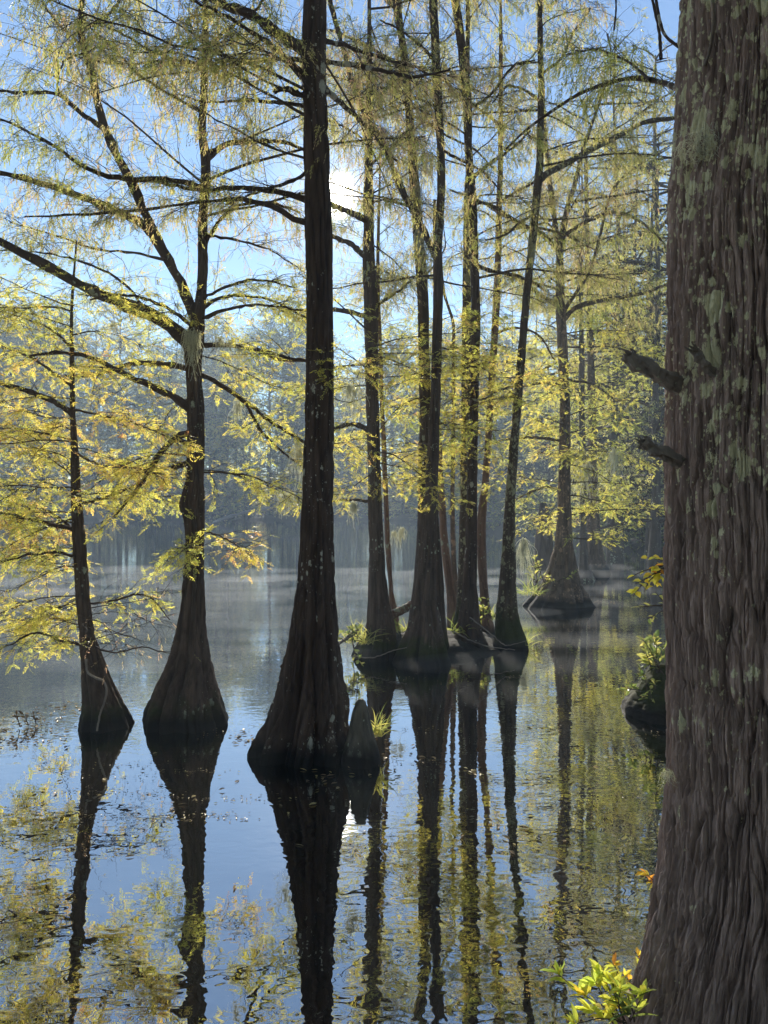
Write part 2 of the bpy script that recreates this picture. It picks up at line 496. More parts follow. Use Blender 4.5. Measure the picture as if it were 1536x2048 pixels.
# ------------------------------------------------------------------ big trunk, bottom right to top right
def big_trunk():
    Y = 2.3
    left = np.array([(2300, 1180), (2200, 1215), (2048, 1268), (1900, 1303), (1800, 1319), (1700, 1329), (1560, 1336), (1400, 1336), (1200, 1333), (1000, 1332), (800, 1333), (600, 1336), (420, 1340), (320, 1347), (200, 1357), (0, 1364), (-200, 1372), (-500, 1385)], float)
    half = np.interp(left[:, 0], [-500, 0, 600, 1600, 2048, 2300], [196, 212, 226, 238, 285, 330])
    prof = [(y, x, x + 2 * h) for (y, x), h in zip(left, half)]
    n, sides = 950, 760
    z, x, r = trunk_rings(Y, prof, n, ext=0.0)
    z = np.linspace(z[1], z[-1], n)
    zz, xx, rr_ = trunk_rings(Y, prof, 400, ext=0.0)
    o = np.argsort(zz)
    x = np.interp(z, zz[o], xx[o]); r = np.interp(z, zz[o], rr_[o])
    th = np.concatenate([np.linspace(math.radians(160), math.radians(345), 700, endpoint=False), np.linspace(math.radians(-15), math.radians(160), 60, endpoint=False)])
    Z = z[:, None] + 0 * th[None]
    R0 = r[:, None]
    c, s = np.cos(th)[None], np.sin(th)[None]
    w = np.stack([c * 1.3 + 0 * Z, s * 1.3 + 0 * Z, Z * 1.6], -1)
    tw = (fbm(w * 2, 5, 2) - 0.5) * 0.10
    cc, ss = np.cos(th[None] + tw), np.sin(th[None] + tw)
    u = 0.34
    def ridg(f, zs, seed):
        q = np.stack([cc * u * f, ss * u * f, Z * zs], -1)
        return np.abs(2 * vnoise(q, seed) - 1)
    sm = lambda x, w_: (lambda y: y * y * (3 - 2 * y))(np.clip(x / w_, 0, 1))
    a, b, d, e = ridg(44, 3.2, 21), ridg(84, 6.5, 22), ridg(170, 12, 23), ridg(260, 22, 24)
    pl = vnoise(np.stack([cc * u * 66, ss * u * 66, Z * 6.5], -1), 31)
    pl2 = vnoise(np.stack([cc * u * 115, ss * u * 115, Z * 8], -1), 32)
    h = 0.015 * sm(a, 0.16) + 0.009 * sm(b, 0.2) + 0.005 * sm(d, 0.35) + 0.002 * e
    h += 0.014 * (np.floor(pl * 5) / 5) + 0.006 * (np.floor(pl2 * 4) / 4)
    tone = np.clip(0.10 + 0.22 * sm(a, 0.2) + 0.13 * sm(b, 0.25) + 0.5 * (pl - 0.25) + 0.45 * (pl2 - 0.35) + 0.2 * (e - 0.4), 0, 1)
    lump = (fbm(np.stack([c * 2.2 + 0 * Z, s * 2.2 + 0 * Z, Z * 1.3], -1), 41, 3) - 0.5) * 0.05
    but = np.clip((0.9 - Z) / 0.9, 0, 1) * 0.06 * (np.abs(np.cos(th[None] * 4 + 0.7)) ** 0.8 - 0.5)
    R = R0 + h - 0.052 + lump * 0.6 + but
    V = np.stack([x[:, None] + c * R, Y + s * R, Z], -1)
    i = np.arange(n - 1)[:, None] * sides; j = np.arange(sides)[None]; j2 = (j + 1) % sides
    mb = MB()
    mb.add(V, np.stack([i + j, i + j2, i + sides + j2, i + sides + j], -1).reshape(-1, 4), 0, tone[:-1].ravel())
    loc = np.array([x[0], Y, 0.0])
    root = thing('cypress_tree', loc, 'huge shaggy brown trunk with pale lichen patches filling the right edge', 'tree')
    mb.build('trunk', BK['big'], root, loc, smooth=False)
    # broken stubs on its left side
    for pts, w0, w1, Ys in (([(1405, 800), (1365, 776), (1325, 752), (1295, 735), (1268, 722), (1256, 708)], 42, 28, 2.2), ([(1400, 940), (1365, 924), (1325, 906), (1300, 893), (1286, 885)], 28, 20, 2.2), ([(1440, 765), (1408, 726), (1388, 700)], 22, 14, 2.11)):
        w = np.array([P(q[0], q[1], Ys + 0.13 * max(0, 1 - 2.0 * kk / (len(pts) - 1))) for kk, q in enumerate(pts)])
        m = MB()
        sm = smooth_poly(w, 26)
        rng = np.random.default_rng(int(w0))
        rad = np.linspace(w0, w1, 26) / 2 / F * Ys * (1 + 0.10 * rng.normal(size=26))
        rad[:3] *= np.array([1.25, 1.12, 1.05])
        tubes(m, sm, rad, 14, 0)
        v = m.v[0]; ax = nrm(sm[-1] - sm[0]); q_ = v - np.outer(v @ ax, ax) * 0.85
        v += nrm(v - np.repeat(sm, 14, 0)) * ((vnoise(q_ * 110.0, 3) - 0.5) * 0.024 + (vnoise(q_ * 260.0, 5) - 0.5) * 0.008)[:, None]
        v[-28:] += ax * ((vnoise(q_[-28:] * 200, 4) - 0.4) * 0.03)[:, None]
        ns = 22
        aa = rng.uniform(0, 6.28, ns)
        e1 = nrm(np.cross(ax, np.array([0, 0, 1.0]))); e2 = np.cross(ax, e1)
        rt = rad[-1] * rng.uniform(0.3, 0.95, ns)
        s0 = sm[-1] - ax * 0.02 + (e1[None] * np.cos(aa)[:, None] + e2[None] * np.sin(aa)[:, None]) * rt[:, None]
        sl = grow(rng, s0, ax[None] + 0.12 * rng.normal(size=(ns, 3)), 0.02 + 0.035 * rng.random(ns) ** 2, 4, 0.08, 0.0)
        tubes(m, sl, np.full((ns, 4), 0.0045) * np.array([1.3, 1.0, 0.7, 0.15])[None], 4, 0)
        tag(m.build('branch_stub', BK['dead'], root, loc, smooth=False), 'broken grey branch stub')
    # leafy limb reaching left near the top
    rng = np.random.default_rng(5)
    cr = MB()
    for pts, w0, w1, Y0, dY, dens in (([(1372, 188), (1352, 176), (1320, 164), (1268, 156), (1218, 166), (1158, 188), (1100, 225), (1050, 262), (1010, 300)], 13, 4, 2.6, 1.6, 1.5),
                                ([(1300, 160), (1250, 120), (1190, 100), (1130, 110)], 6, 2, 2.9, 1.2, 1.5),
                                ([(1366, 100), (1330, 70), (1312, 0), (1300, -60)], 7, 5, 2.5, 0.3, 0.0), ([(1228, 60), (1232, 20), (1230, -40)], 4, 3, 2.9, 0.2, 0.0),
                                ([(1322, 118), (1318, 60), (1305, 0), (1290, -60)], 7, 5, 2.9, 0.2, 0.0)):
        a = np.array(pts, float); uu = np.linspace(0, 1, len(a))
        w = np.array([P(q[0], q[1], Y0 + dY * t) for q, t in zip(a, uu)])
        sm = smooth_poly(w, 26)
        m = MB()
        tubes(m, sm, np.linspace(w0, w1, 26) / 2 / F * (Y0 + dY * np.linspace(0, 1, 26)) * (1 + 0.1 * rng.normal(size=26)), 8, 0)
        m.build('limb', BK['dark'], root, loc)
        if dens:
            foliage(cr, rng, sm[None], 'tassel', dens, 0.55, 0.2, 2, tone=(0.22, 0.15))
    cr.build('crown', [BK['twig'], LF['yellow'], LF['tassel']], root, loc, smooth=False)
big_trunk()

# ------------------------------------------------------------------ front trees
# sunlit column in the middle
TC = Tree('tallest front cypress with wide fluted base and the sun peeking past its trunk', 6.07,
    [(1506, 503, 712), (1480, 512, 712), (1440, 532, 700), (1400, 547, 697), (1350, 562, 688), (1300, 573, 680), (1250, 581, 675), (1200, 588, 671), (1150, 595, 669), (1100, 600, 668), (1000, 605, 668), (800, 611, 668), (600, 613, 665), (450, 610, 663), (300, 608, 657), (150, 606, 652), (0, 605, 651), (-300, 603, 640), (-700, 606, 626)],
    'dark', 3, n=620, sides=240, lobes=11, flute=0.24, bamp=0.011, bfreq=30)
TC.limb([(612, 105), (595, 92), (560, 70), (510, 35), (440, 5), (370, -40)], 26, 12, 0.6, 'tassel', 0.9)
TC.limb([(612, 155), (590, 135), (560, 105), (500, 62), (430, 20), (380, 0)], 13, 5, -0.7, 'tassel', 0.9)
TC.limb([(612, 192), (590, 186), (575, 180), (558, 179), (549, 184)], 13, 10, -0.1, name='branch_stub', n=12)
TC.limb([(612, 122), (560, 118), (470, 122), (400, 128), (340, 130)], 9, 3, 1.0, 'tassel', 0.9)
TC.limb([(612, 212), (560, 205), (470, 201), (420, 205), (360, 190)], 8, 3, 0.8, 'tassel', 0.8)
TC.limb([(650, 82), (690, 92), (768, 118), (830, 135), (900, 170)], 9, 3, 0.8, 'tassel', 0.9)
TC.limb([(650, 124), (710, 130), (768, 142), (830, 152), (900, 140)], 11, 4, -0.5, 'tassel', 0.9)
TC.limb([(650, 178), (690, 215), (725, 245), (760, 285), (800, 330)], 12, 4, 0.8, 'tassel', 0.8)
TC.limb([(616, 400), (590, 392), (530, 380), (480, 376), (415, 380), (345, 371), (280, 360)], 13, 4, 0.9, 'tassel', 0.85)
TC.limb([(616, 446), (590, 440), (550, 415), (490, 400), (415, 402), (325, 415), (225, 425), (50, 433)], 11, 3, 0.7, 'tassel', 0.9)
TC.limb([(616, 343), (580, 362), (540, 377), (500, 390), (450, 410)], 8, 3, 0.4, 'tassel', 0.6)
TC.limb([(616, 722), (560, 712), (540, 703), (510, 700), (470, 690)], 7, 3, 0.8, 'yellow', 0.6)
TC.limb([(590, 1326), (575, 1331), (562, 1334)], 9, 6, 0.05, name='branch_stub', n=8)
TC.auto(10, 4.4, 6.8, (1.2, 2.4), 'tassel', 0.8, up=(-0.1, 0.5), r=0.011)
TC.auto(3, 2.4, 3.3, (0.4, 0.8), 'yellow', 0.8, azim=(0.4, 0.0), r=0.006)
TC.done()

# forked tree
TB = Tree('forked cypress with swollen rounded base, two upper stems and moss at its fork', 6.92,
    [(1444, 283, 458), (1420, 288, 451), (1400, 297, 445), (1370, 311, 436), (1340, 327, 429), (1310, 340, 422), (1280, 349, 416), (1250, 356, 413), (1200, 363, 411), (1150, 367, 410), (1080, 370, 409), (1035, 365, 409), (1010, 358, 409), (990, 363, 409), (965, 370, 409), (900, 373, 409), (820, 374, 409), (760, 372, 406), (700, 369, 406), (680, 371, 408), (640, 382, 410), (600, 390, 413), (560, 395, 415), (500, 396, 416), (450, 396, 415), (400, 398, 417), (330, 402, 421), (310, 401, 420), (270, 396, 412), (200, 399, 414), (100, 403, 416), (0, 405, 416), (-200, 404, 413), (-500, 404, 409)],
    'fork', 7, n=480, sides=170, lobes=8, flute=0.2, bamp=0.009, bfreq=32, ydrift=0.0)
TB.limb([(388, 700), (372, 680), (345, 655), (300, 628), (250, 608), (180, 578), (100, 535), (0, 483), (-80, 440)], 32, 13, -0.9, 'yellow', 0.6)
st = TB.limb([(398, 655), (388, 630), (372, 590), (360, 565), (320, 490), (300, 450), (270, 380), (240, 320), (215, 270), (197, 215), (185, 150), (167, 90), (162, 30), (170, -60), (175, -200)], 23, 9, 0.5, 'tassel', 0.35, n=40)
TB.limb([(302, 463), (270, 440), (240, 425), (180, 400), (110, 375), (40, 355), (-40, 338)], 17, 9, -0.4, 'tassel', 0.9, Y0=7.2)
TB.limb([(402, 378), (370, 364), (330, 359), (250, 358), (170, 335), (120, 300), (60, 265), (0, 238)], 13, 4, -0.8, 'tassel', 0.9)
TB.limb([(330, 520), (270, 505), (200, 500), (110, 470), (20, 445)], 6, 2, 0.7, 'tassel', 0.7)
TB.limb([(300, 628), (240, 560), (170, 525), (80, 505), (-20, 500)], 6, 2, -0.5, 'tassel', 0.6)
TB.limb([(412, 470), (470, 480), (540, 500), (600, 540)], 6, 2, 0.6, 'tassel', 0.6)
TB.limb([(213, 264), (190, 245), (160, 225), (118, 190), (60, 185), (0, 183), (-40, 180)], 10, 4, -0.6, 'tassel', 0.9, Y0=7.3)
TB.limb([(118, 190), (115, 160), (128, 125), (160, 108), (210, 90)], 5, 2, -0.3, 'tassel', 0.9, Y0=7.0)
TB.limb([(175, 110), (150, 80), (110, 40), (80, -10), (60, -60)], 6, 3, 0.6, 'tassel', 0.8, Y0=7.4)
TB.limb([(170, 60), (220, 25), (260, -30)], 7, 4, 0.4, 'tassel', 0.8, Y0=7.4)
TB.limb([(408, 112), (440, 72), (480, 42), (520, 8), (545, -30)], 8, 4, -0.5, 'tassel', 0.8)
TB.limb([(408, 130), (350, 120), (290, 95), (240, 65), (180, 40)], 8, 3, -0.5, 'tassel', 1.0)
TB.limb([(406, 225), (350, 195), (280, 150), (220, 90), (170, 45)], 7, 3, 0.7, 'tassel', 1.0)
TB.limb([(410, 324), (425, 308), (450, 290), (485, 283), (520, 282), (570, 285), (612, 302)], 13, 6, 0.5, 'tassel', 0.5)
TB.limb([(408, 508), (414, 480), (425, 462), (450, 430), (480, 412), (540, 406), (600, 425)], 9, 4, 0.3, 'tassel', 0.6)
TB.limb([(400, 690), (440, 690), (470, 691), (515, 700), (545, 715), (612, 722), (660, 730)], 11, 4, 0.7, 'yellow', 0.5)
TB.limb([(400, 750), (430, 762), (450, 775), (490, 803), (540, 842), (600, 880), (640, 900)], 10, 4, 0.8, 'yellow', 0.8)
TB.limb([(490, 803), (505, 830), (520, 860), (550, 890), (600, 932)], 7, 3, 0.6, 'yellow', 0.9, Y0=7.3)
TB.limb([(384, 822), (372, 812), (320, 780), (260, 753), (190, 718), (120, 705), (60, 712)], 17, 5, -0.5, 'yellow', 0.7)
TB.limb([(384, 738), (350, 732), (310, 727), (260, 728), (200, 748), (130, 752)], 13, 5, 0.8, 'yellow', 0.7)
TB.limb([(384, 864), (360, 872), (330, 895), (305, 930), (270, 985), (228, 1035)], 14, 5, -0.4, 'yellow', 0.8)
TB.limb([(384, 928), (366, 928), (348, 935)], 15, 12, -0.15, name='branch_stub', n=8)
TB.limb([(384, 890), (370, 886), (360, 880)], 16, 8, -0.1, name='branch_stub', n=8)
TB.limb([(395, 660), (350, 625), (300, 600), (240, 590), (180, 600)], 9, 3, -1.2, 'yellow', 1.2)
TB.limb([(398, 640), (450, 620), (520, 610), (600, 620)], 9, 3, -0.6, 'yellow', 1.0)
TB.limb([(396, 625), (430, 600), (480, 592), (540, 600), (620, 640)], 8, 3, 0.6, 'yellow', 1.3)
TB.limb([(400, 600), (450, 575), (500, 560), (590, 575)], 7, 3, 0.2, 'tassel', 0.6)
TB.limb([(400, 1075), (385, 1085), (372, 1110)], 4, 2, -0.6, 'yellow', 1.6)
TB.limb([(404, 1060), (430, 1068), (460, 1082), (480, 1095)], 4, 2, -0.5, 'yellow', 1.0)
TB.auto(9, 4.5, 7.6, (1.0, 2.4), 'tassel', 0.8, up=(0.0, 0.6), azim=LR, r=0.011)
TB.auto(6, 2.1, 3.4, (0.7, 1.5), 'yellow', 0.9, up=(-0.2, 0.1), azim=(0.3, -0.2, 2.9), r=0.009)
TB.done()

# young leaning tree
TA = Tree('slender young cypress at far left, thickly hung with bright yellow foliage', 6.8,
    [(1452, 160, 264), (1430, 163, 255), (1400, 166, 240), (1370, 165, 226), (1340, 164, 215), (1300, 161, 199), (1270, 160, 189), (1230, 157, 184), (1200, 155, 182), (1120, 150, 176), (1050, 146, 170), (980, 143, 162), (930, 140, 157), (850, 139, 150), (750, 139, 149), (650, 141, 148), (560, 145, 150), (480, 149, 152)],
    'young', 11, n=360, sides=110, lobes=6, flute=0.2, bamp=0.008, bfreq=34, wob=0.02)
TA.limb([(146, 828), (120, 810), (80, 790), (20, 772), (-40, 760)], 13, 7, -0.5, 'yellow', 1.1)
TA.limb([(146, 775), (100, 740), (60, 715), (0, 690)], 7, 3, 0.5, 'yellow', 1.2)
TA.limb([(146, 1058), (100, 1048), (50, 1035), (-20, 1022)], 9, 5, -0.4, 'yellow', 1.2)
TA.limb([(150, 1062), (110, 1030), (75, 1012)], 7, 4, 0.3, 'yellow', 1.2)
TA.limb([(148, 700), (110, 665), (60, 640), (-10, 620)], 5, 2, -0.4, 'yellow', 1.3)
TA.limb([(150, 820), (200, 830), (260, 845), (350, 880)], 5, 2, -0.7, 'yellow', 1.4)
TA.limb([(150, 905), (200, 930), (260, 935), (330, 950)], 6, 2, -0.5, 'yellow', 1.4)
TA.limb([(150, 1010), (190, 1000), (240, 985), (290, 960)], 6, 2, 0.5, 'yellow', 1.3)
TA.limb([(165, 1120), (120, 1105), (60, 1110), (-20, 1130)], 6, 3, -0.5, 'yellow', 1.3)
TA.limb([(170, 1210), (230, 1200), (290, 1190), (340, 1240)], 5, 2, 0.3, 'yellow', 0.7)
TA.limb([(178, 1290), (230, 1305), (280, 1295), (350, 1310)], 4, 2, -0.3, 'bare', 1.0)
TA.limb([(168, 1290), (120, 1280), (70, 1265), (20, 1290)], 7, 3, -0.4, 'yellow', 0.8)
TA.auto(19, 1.55, 3.9, (0.6, 1.45), 'yellow', 1.0, up=(-0.1, 0.35), droop=0.05, azim=(math.pi, math.pi, 2.4, -2.6, 0.2, -0.5), r=0.009)
TA.auto(10, 0.8, 1.6, (0.5, 1.1), 'yellow', 0.9, up=(-0.15, 0.2), droop=0.05, azim=(math.pi, math.pi, 2.4, -2.6), r=0.008, tone=(0.56, 0.18))
TA.auto(6, 0.75, 1.5, (0.4, 0.8), 'bare', 1.3, up=(-0.2, 0.3), azim=(0.2, -0.4), r=0.006)
TA.done()

# ------------------------------------------------------------------ islet clump
T1 = Tree('straight dark trunk with grassy foot at the left end of the islet', 9.85,
    [(1313, 700, 806), (1290, 712, 800), (1270, 724, 795), (1240, 733, 788), (1200, 736, 779), (1150, 737, 772), (1100, 737, 768), (1000, 736, 763), (900, 735, 760), (800, 732, 758), (700, 730, 757), (600, 727, 756), (520, 726, 750), (440, 726, 748), (330, 728, 746), (240, 731, 745), (100, 734, 744), (0, 735, 742), (-200, 737, 741)],
    'isle', 21, n=150, sides=100, lobes=7, flute=0.22, bamp=0.01, bfreq=24)
T1.limb([(738, 445), (727, 438), (700, 425), (670, 412), (640, 400)], 15, 8, -0.6, 'tassel', 0.4)
T1.limb([(738, 518), (727, 510), (705, 490), (670, 475), (620, 458)], 13, 6, 0.5, 'tassel', 0.5)
T1.limb([(738, 634), (722, 630), (690, 622), (620, 620), (560, 622)], 11, 4, 0.6, 'yellow', 0.4)
T1.limb([(738, 866), (733, 860), (715, 850), (690, 850), (668, 858)], 13, 7, -0.4, 'yellow', 0.8)
T1.limb([(745, 1003), (700, 1000), (640, 1005), (600, 1010)], 7, 3, 0.4, 'yellow', 0.8)
T1.limb([(745, 620), (770, 600), (800, 580), (840, 545)], 7, 3, 0.7, 'tassel', 0.6)
T1.limb([(740, 330), (775, 300), (820, 270), (860, 220)], 6, 3, 0.9, 'tassel', 0.8)
T1.auto(18, 2.2, 4.6, (0.7, 1.6), 'yellow', 0.6, up=(-0.2, 0.25), r=0.01)
T1.auto(13, 5.0, 10.5, (0.9, 2.4), 'tassel', 0.75, up=(-0.1, 0.5), r=0.012)
T1.done()

T1b = Tree('thin reddish stem close behind the right side of the grassy footed trunk', 11.0,
    [(1255, 774, 800), (1220, 776, 795), (1200, 777, 790), (1100, 771, 782), (1000, 767, 777), (900, 763, 773), (830, 760, 769), (700, 757, 765), (560, 752, 759), (400, 756, 761), (250, 760, 763)], 'red', 22, n=80, sides=20, lobes=4, flute=0.08, bamp=0.004)
T1b.auto(8, 2.5, 5, (0.5, 1.1), 'yellow', 0.8, r=0.006); T1b.auto(7, 5, 7.2, (0.5, 1.2), 'tassel', 0.9, r=0.006)
T1b.done()

T2 = Tree('tall trunk rising behind the leaning cypress, long pale moss strands high up', 10.5,
    [(1294, 800, 868), (1260, 812, 862), (1200, 822, 857), (1100, 832, 856), (960, 836, 858), (800, 838, 861), (700, 836, 859), (600, 834, 857), (500, 828, 850), (400, 821, 842), (300, 815, 833), (220, 809, 826), (150, 804, 820), (100, 799, 814), (40, 790, 806), (0, 784, 803), (-200, 772, 788), (-400, 764, 776)], 'isle', 23, n=130, sides=32, lobes=5, flute=0.1, bamp=0.007, bfreq=18)
T2.limb([(796, 15), (783, 5), (760, -15), (740, -50)], 13, 8, 0.4, 'tassel', 0.3)
T2.limb([(806, 140), (768, 112), (720, 85), (660, 60)], 9, 4, 0.8, 'tassel', 0.8)
T2.limb([(822, 230), (860, 250), (900, 275), (950, 300), (990, 340)], 6, 3, 0.8, 'tassel', 0.8)
T2.auto(10, 2.2, 4.4, (0.6, 1.5), 'yellow', 0.55, up=(-0.2, 0.2), r=0.009); T2.auto(13, 5.0, 10.3, (0.9, 2.3), 'tassel', 0.75, up=(-0.1, 0.5), r=0.012)
T2.done()

T3 = Tree('leaning fluted trunk at the front of the islet with a fork sweeping to upper left', 9.45,
    [(1327, 783, 905), (1310, 790, 899), (1290, 800, 892), (1260, 812, 886), (1230, 819, 880), (1200, 825, 874), (1150, 834, 873), (1100, 841, 873), (1000, 849, 875), (900, 855, 878), (800, 860, 881), (700, 864, 884), (600, 867, 886), (540, 867, 886), (490, 867, 885), (440, 871, 887), (380, 874, 890), (300, 874, 890), (200, 867, 884), (100, 863, 880), (0, 858, 875), (-200, 853, 866), (-400, 850, 858)],
    'isle', 24, n=170, sides=110, lobes=7, flute=0.22, bamp=0.01, bfreq=24)
T3.limb([(876, 520), (862, 495), (850, 468), (835, 440), (805, 382), (768, 292), (735, 238), (715, 192), (690, 110), (660, 0), (640, -80)], 15, 8, 0.6, 'tassel', 0.5, n=34)
T3.limb([(884, 300), (920, 320), (960, 340), (1000, 380)], 7, 3, -0.6, 'tassel', 0.9)
T3.limb([(876, 130), (840, 90), (800, 60), (760, 40)], 7, 3, -0.6, 'tassel', 0.9)
T3.auto(12, 2.2, 4.2, (0.5, 1.3), 'yellow', 0.55, up=(-0.2, 0.2), r=0.008); T3.auto(13, 4.8, 9.8, (0.9, 2.2), 'tassel', 0.75, up=(-0.1, 0.5), r=0.011)
T3.done()

T4a = Tree('short looking dark stem hugging the right side of the leaning trunk', 9.9,
    [(1312, 866, 902), (1280, 872, 897), (1230, 873, 891), (1150, 870, 887), (1080, 866, 880), (980, 866, 876), (880, 866, 874), (700, 868, 874), (560, 869, 873)], 'isle', 25, n=70, sides=20, lobes=4, flute=0.1, bamp=0.005)
T4a.done()
T4b = Tree('mottled slim stem seen between the leaning trunk and the black one', 11.4,
    [(1245, 893, 922), (1200, 893, 912), (1150, 888, 906), (1090, 881, 898), (1000, 876, 890), (900, 872, 884), (780, 868, 878), (600, 866, 874), (400, 866, 872)], 'red', 26, n=80, sides=22, lobes=4, flute=0.1, bamp=0.005)
T4b.auto(8, 2.2, 4.6, (0.5, 1.2), 'yellow', 0.7, r=0.007); T4b.done()
T5 = Tree('thinnest pale mottled stem in the middle of the islet clump', 12.0,
    [(1240, 906, 930), (1200, 905, 921), (1150, 902, 915), (1050, 900, 910), (900, 902, 910), (800, 903, 911), (700, 903, 910), (640, 902, 908), (615, 894, 900), (590, 886, 892), (540, 880, 885)], 'cone', 27, n=80, sides=18, lobes=4, flute=0.1, bamp=0.004)
T5.auto(6, 2.5, 5, (0.5, 1.1), 'yellow', 0.7, r=0.006); T5.done()
T6 = Tree('lichen mottled trunk pressed against the left side of the straight black trunk', 11.0,
    [(1270, 900, 945), (1240, 908, 938), (1150, 915, 935), (1050, 918, 936), (960, 920, 936), (800, 922, 941), (700, 923, 942), (600, 924, 942), (500, 926, 942), (400, 928, 942), (300, 932, 944), (150, 930, 940), (0, 932, 940), (-200, 934, 939)], 'speck', 28, n=110, sides=28, lobes=5, flute=0.1, bamp=0.006)
T6.auto(7, 5.5, 10, (0.8, 2.0), 'tassel', 0.75, r=0.011); T6.auto(8, 2.2, 4.8, (0.5, 1.2), 'yellow', 0.7, r=0.007)
T6.done()
T7 = Tree('straight black trunk with flared foot right of the islet centre', 10.3,
    [(1300, 902, 985), (1280, 906, 972), (1250, 913, 962), (1200, 921, 956), (1150, 927, 954), (1050, 931, 954), (960, 934, 955), (800, 939, 957), (600, 942, 960), (500, 941, 957), (400, 937, 953), (300, 929, 945), (200, 925, 943), (100, 915, 933), (50, 909, 926), (0, 902, 919), (-200, 890, 904), (-400, 884, 893)],
    'dark', 29, n=140, sides=44, lobes=7, flute=0.18, bamp=0.009, bfreq=20)
T7.limb([(948, 352), (970, 335), (1000, 312), (1020, 300), (1060, 262)], 8, 4, 0.5, 'tassel', 0.7)
T7.limb([(940, 215), (970, 200), (1000, 165), (1030, 130), (1070, 120)], 7, 3, -0.7, 'tassel', 0.9)
T7.limb([(948, 530), (985, 542), (1018, 548), (1060, 562), (1090, 582)], 9, 4, 0.6, 'tassel', 0.5)
T7.limb([(948, 400), (990, 415), (1030, 440), (1090, 470), (1105, 485)], 7, 4, 1.2, 'tassel', 0.5)
T7.auto(10, 2.2, 4.6, (0.5, 1.4), 'yellow', 0.55, up=(-0.2, 0.2), r=0.008); T7.auto(14, 4.8, 10.5, (0.9, 2.3), 'tassel', 0.75, up=(-0.1, 0.5), r=0.012)
T7.done()
T8 = Tree('slim reddish trunk between the straight black trunk and the speckled one', 11.3,
    [(1262, 953, 992), (1230, 959, 983), (1200, 960, 979), (1150, 956, 975), (1050, 953, 972), (960, 964, 978), (800, 974, 988), (600, 986, 1000), (500, 990, 1003), (400, 993, 1005), (300, 996, 1006), (200, 997, 1006), (100, 998, 1006), (0, 999, 1004), (-250, 1000, 1004)], 'red', 30, n=110, sides=26, lobes=4, flute=0.1, bamp=0.006)
T8.limb([(1002, 402), (1030, 385), (1068, 365), (1110, 340)], 6, 3, 0.5, 'tassel', 0.7)
T8.limb([(998, 472), (1020, 460), (1060, 454), (1090, 458), (1130, 470), (1190, 500)], 7, 3, 0.7, 'tassel', 0.6)
T8.limb([(1002, 250), (960, 220), (920, 190), (880, 180)], 6, 2, 0.6, 'tassel', 0.8)
T8.limb([(988, 670), (1010, 660), (1040, 656), (1075, 670), (1110, 720)], 6, 3, 0.6, 'yellow', 0.6)
T8.auto(8, 5.0, 9.8, (0.8, 1.8), 'tassel', 0.75, r=0.009)
T8.done()
T9 = Tree('lichen speckled trunk leaning right above a mossy green foot at the islet right end', 10.3,
    [(1300, 980, 1058), (1285, 984, 1056), (1260, 988, 1048), (1230, 991, 1039), (1200, 994, 1035), (1150, 1000, 1033), (1100, 1003, 1031), (1000, 1010, 1032), (900, 1018, 1036), (800, 1027, 1044), (700, 1036, 1052), (600, 1045, 1060), (500, 1055, 1071), (430, 1062, 1078), (350, 1069, 1086), (250, 1075, 1088), (100, 1075, 1086), (0, 1074, 1085), (-200, 1078, 1087), (-400, 1080, 1086)],
    'speck', 31, n=150, sides=46, lobes=6, flute=0.16, bamp=0.008, bfreq=20)
T9.limb([(1080, 358), (1090, 350), (1120, 335), (1180, 300), (1240, 270), (1290, 245), (1350, 236), (1400, 232)], 13, 7, 1.0, 'tassel', 0.35)
T9.limb([(1078, 200), (1050, 180), (1020, 172), (985, 205)], 6, 3, -0.6, 'tassel', 0.8)
T9.limb([(1080, 150), (1120, 120), (1150, 60), (1180, 20)], 6, 3, 0.6, 'tassel', 0.9)
T9.limb([(1066, 430), (1040, 445), (1010, 470), (970, 480)], 6, 3, -0.5, 'tassel', 0.6)
T9.limb([(1032, 770), (1000, 780), (960, 800), (930, 795)], 6, 3, -0.5, 'yellow', 0.6)
T9.auto(8, 2.4, 4.6, (0.5, 1.3), 'yellow', 0.55, up=(-0.2, 0.2), r=0.008); T9.auto(13, 5.0, 10.5, (0.9, 2.2), 'tassel', 0.75, up=(-0.1, 0.5), r=0.011)
T9.done()

# ------------------------------------------------------------------ beyond the islet
T10 = Tree('lone cypress with broad cone shaped fluted foot in open water beyond the islet', 14.5,
    [(1215, 1046, 1190), (1195, 1062, 1180), (1170, 1080, 1165), (1140, 1094, 1156), (1110, 1104, 1149), (1080, 1110, 1145), (1000, 1115, 1142), (900, 1118, 1141), (800, 1119, 1139), (700, 1115, 1135), (600, 1112, 1130), (560, 1112, 1128), (520, 1113, 1127), (460, 1120, 1133), (420, 1128, 1139), (370, 1144, 1154), (310, 1159, 1167), (240, 1183, 1190), (160, 1212, 1217)],
    'cone', 41, n=150, sides=60, lobes=9, flute=0.2, bamp=0.012, bfreq=14)
T10.limb([(1120, 530), (1116, 500), (1110, 450), (1103, 400), (1096, 330), (1090, 260), (1085, 150), (1080, 0)], 13, 4, -0.4, 'tassel', 0.6, n=30)
T10.limb([(1125, 642), (1150, 617), (1210, 600), (1280, 588), (1350, 562)], 11, 4, 0.6, 'tassel', 0.8)
T10.limb([(1122, 618), (1105, 605), (1080, 590), (1040, 560), (990, 540)], 9, 4, 0.8, 'tassel', 0.7)
T10.limb([(1128, 772), (1110, 768), (1080, 766), (1020, 785), (985, 812)], 7, 3, -0.6, 'yellow', 0.7)
T10.limb([(1130, 758), (1150, 762), (1178, 766), (1230, 800)], 6, 3, 0.6, 'yellow', 0.7)
T10.limb([(1128, 885), (1100, 878), (1060, 875), (1000, 882), (960, 900)], 7, 3, -0.8, 'yellow', 0.9)
T10.limb([(1120, 720), (1085, 740), (1050, 760), (1000, 765)], 6, 3, 0.5, 'yellow', 0.7)
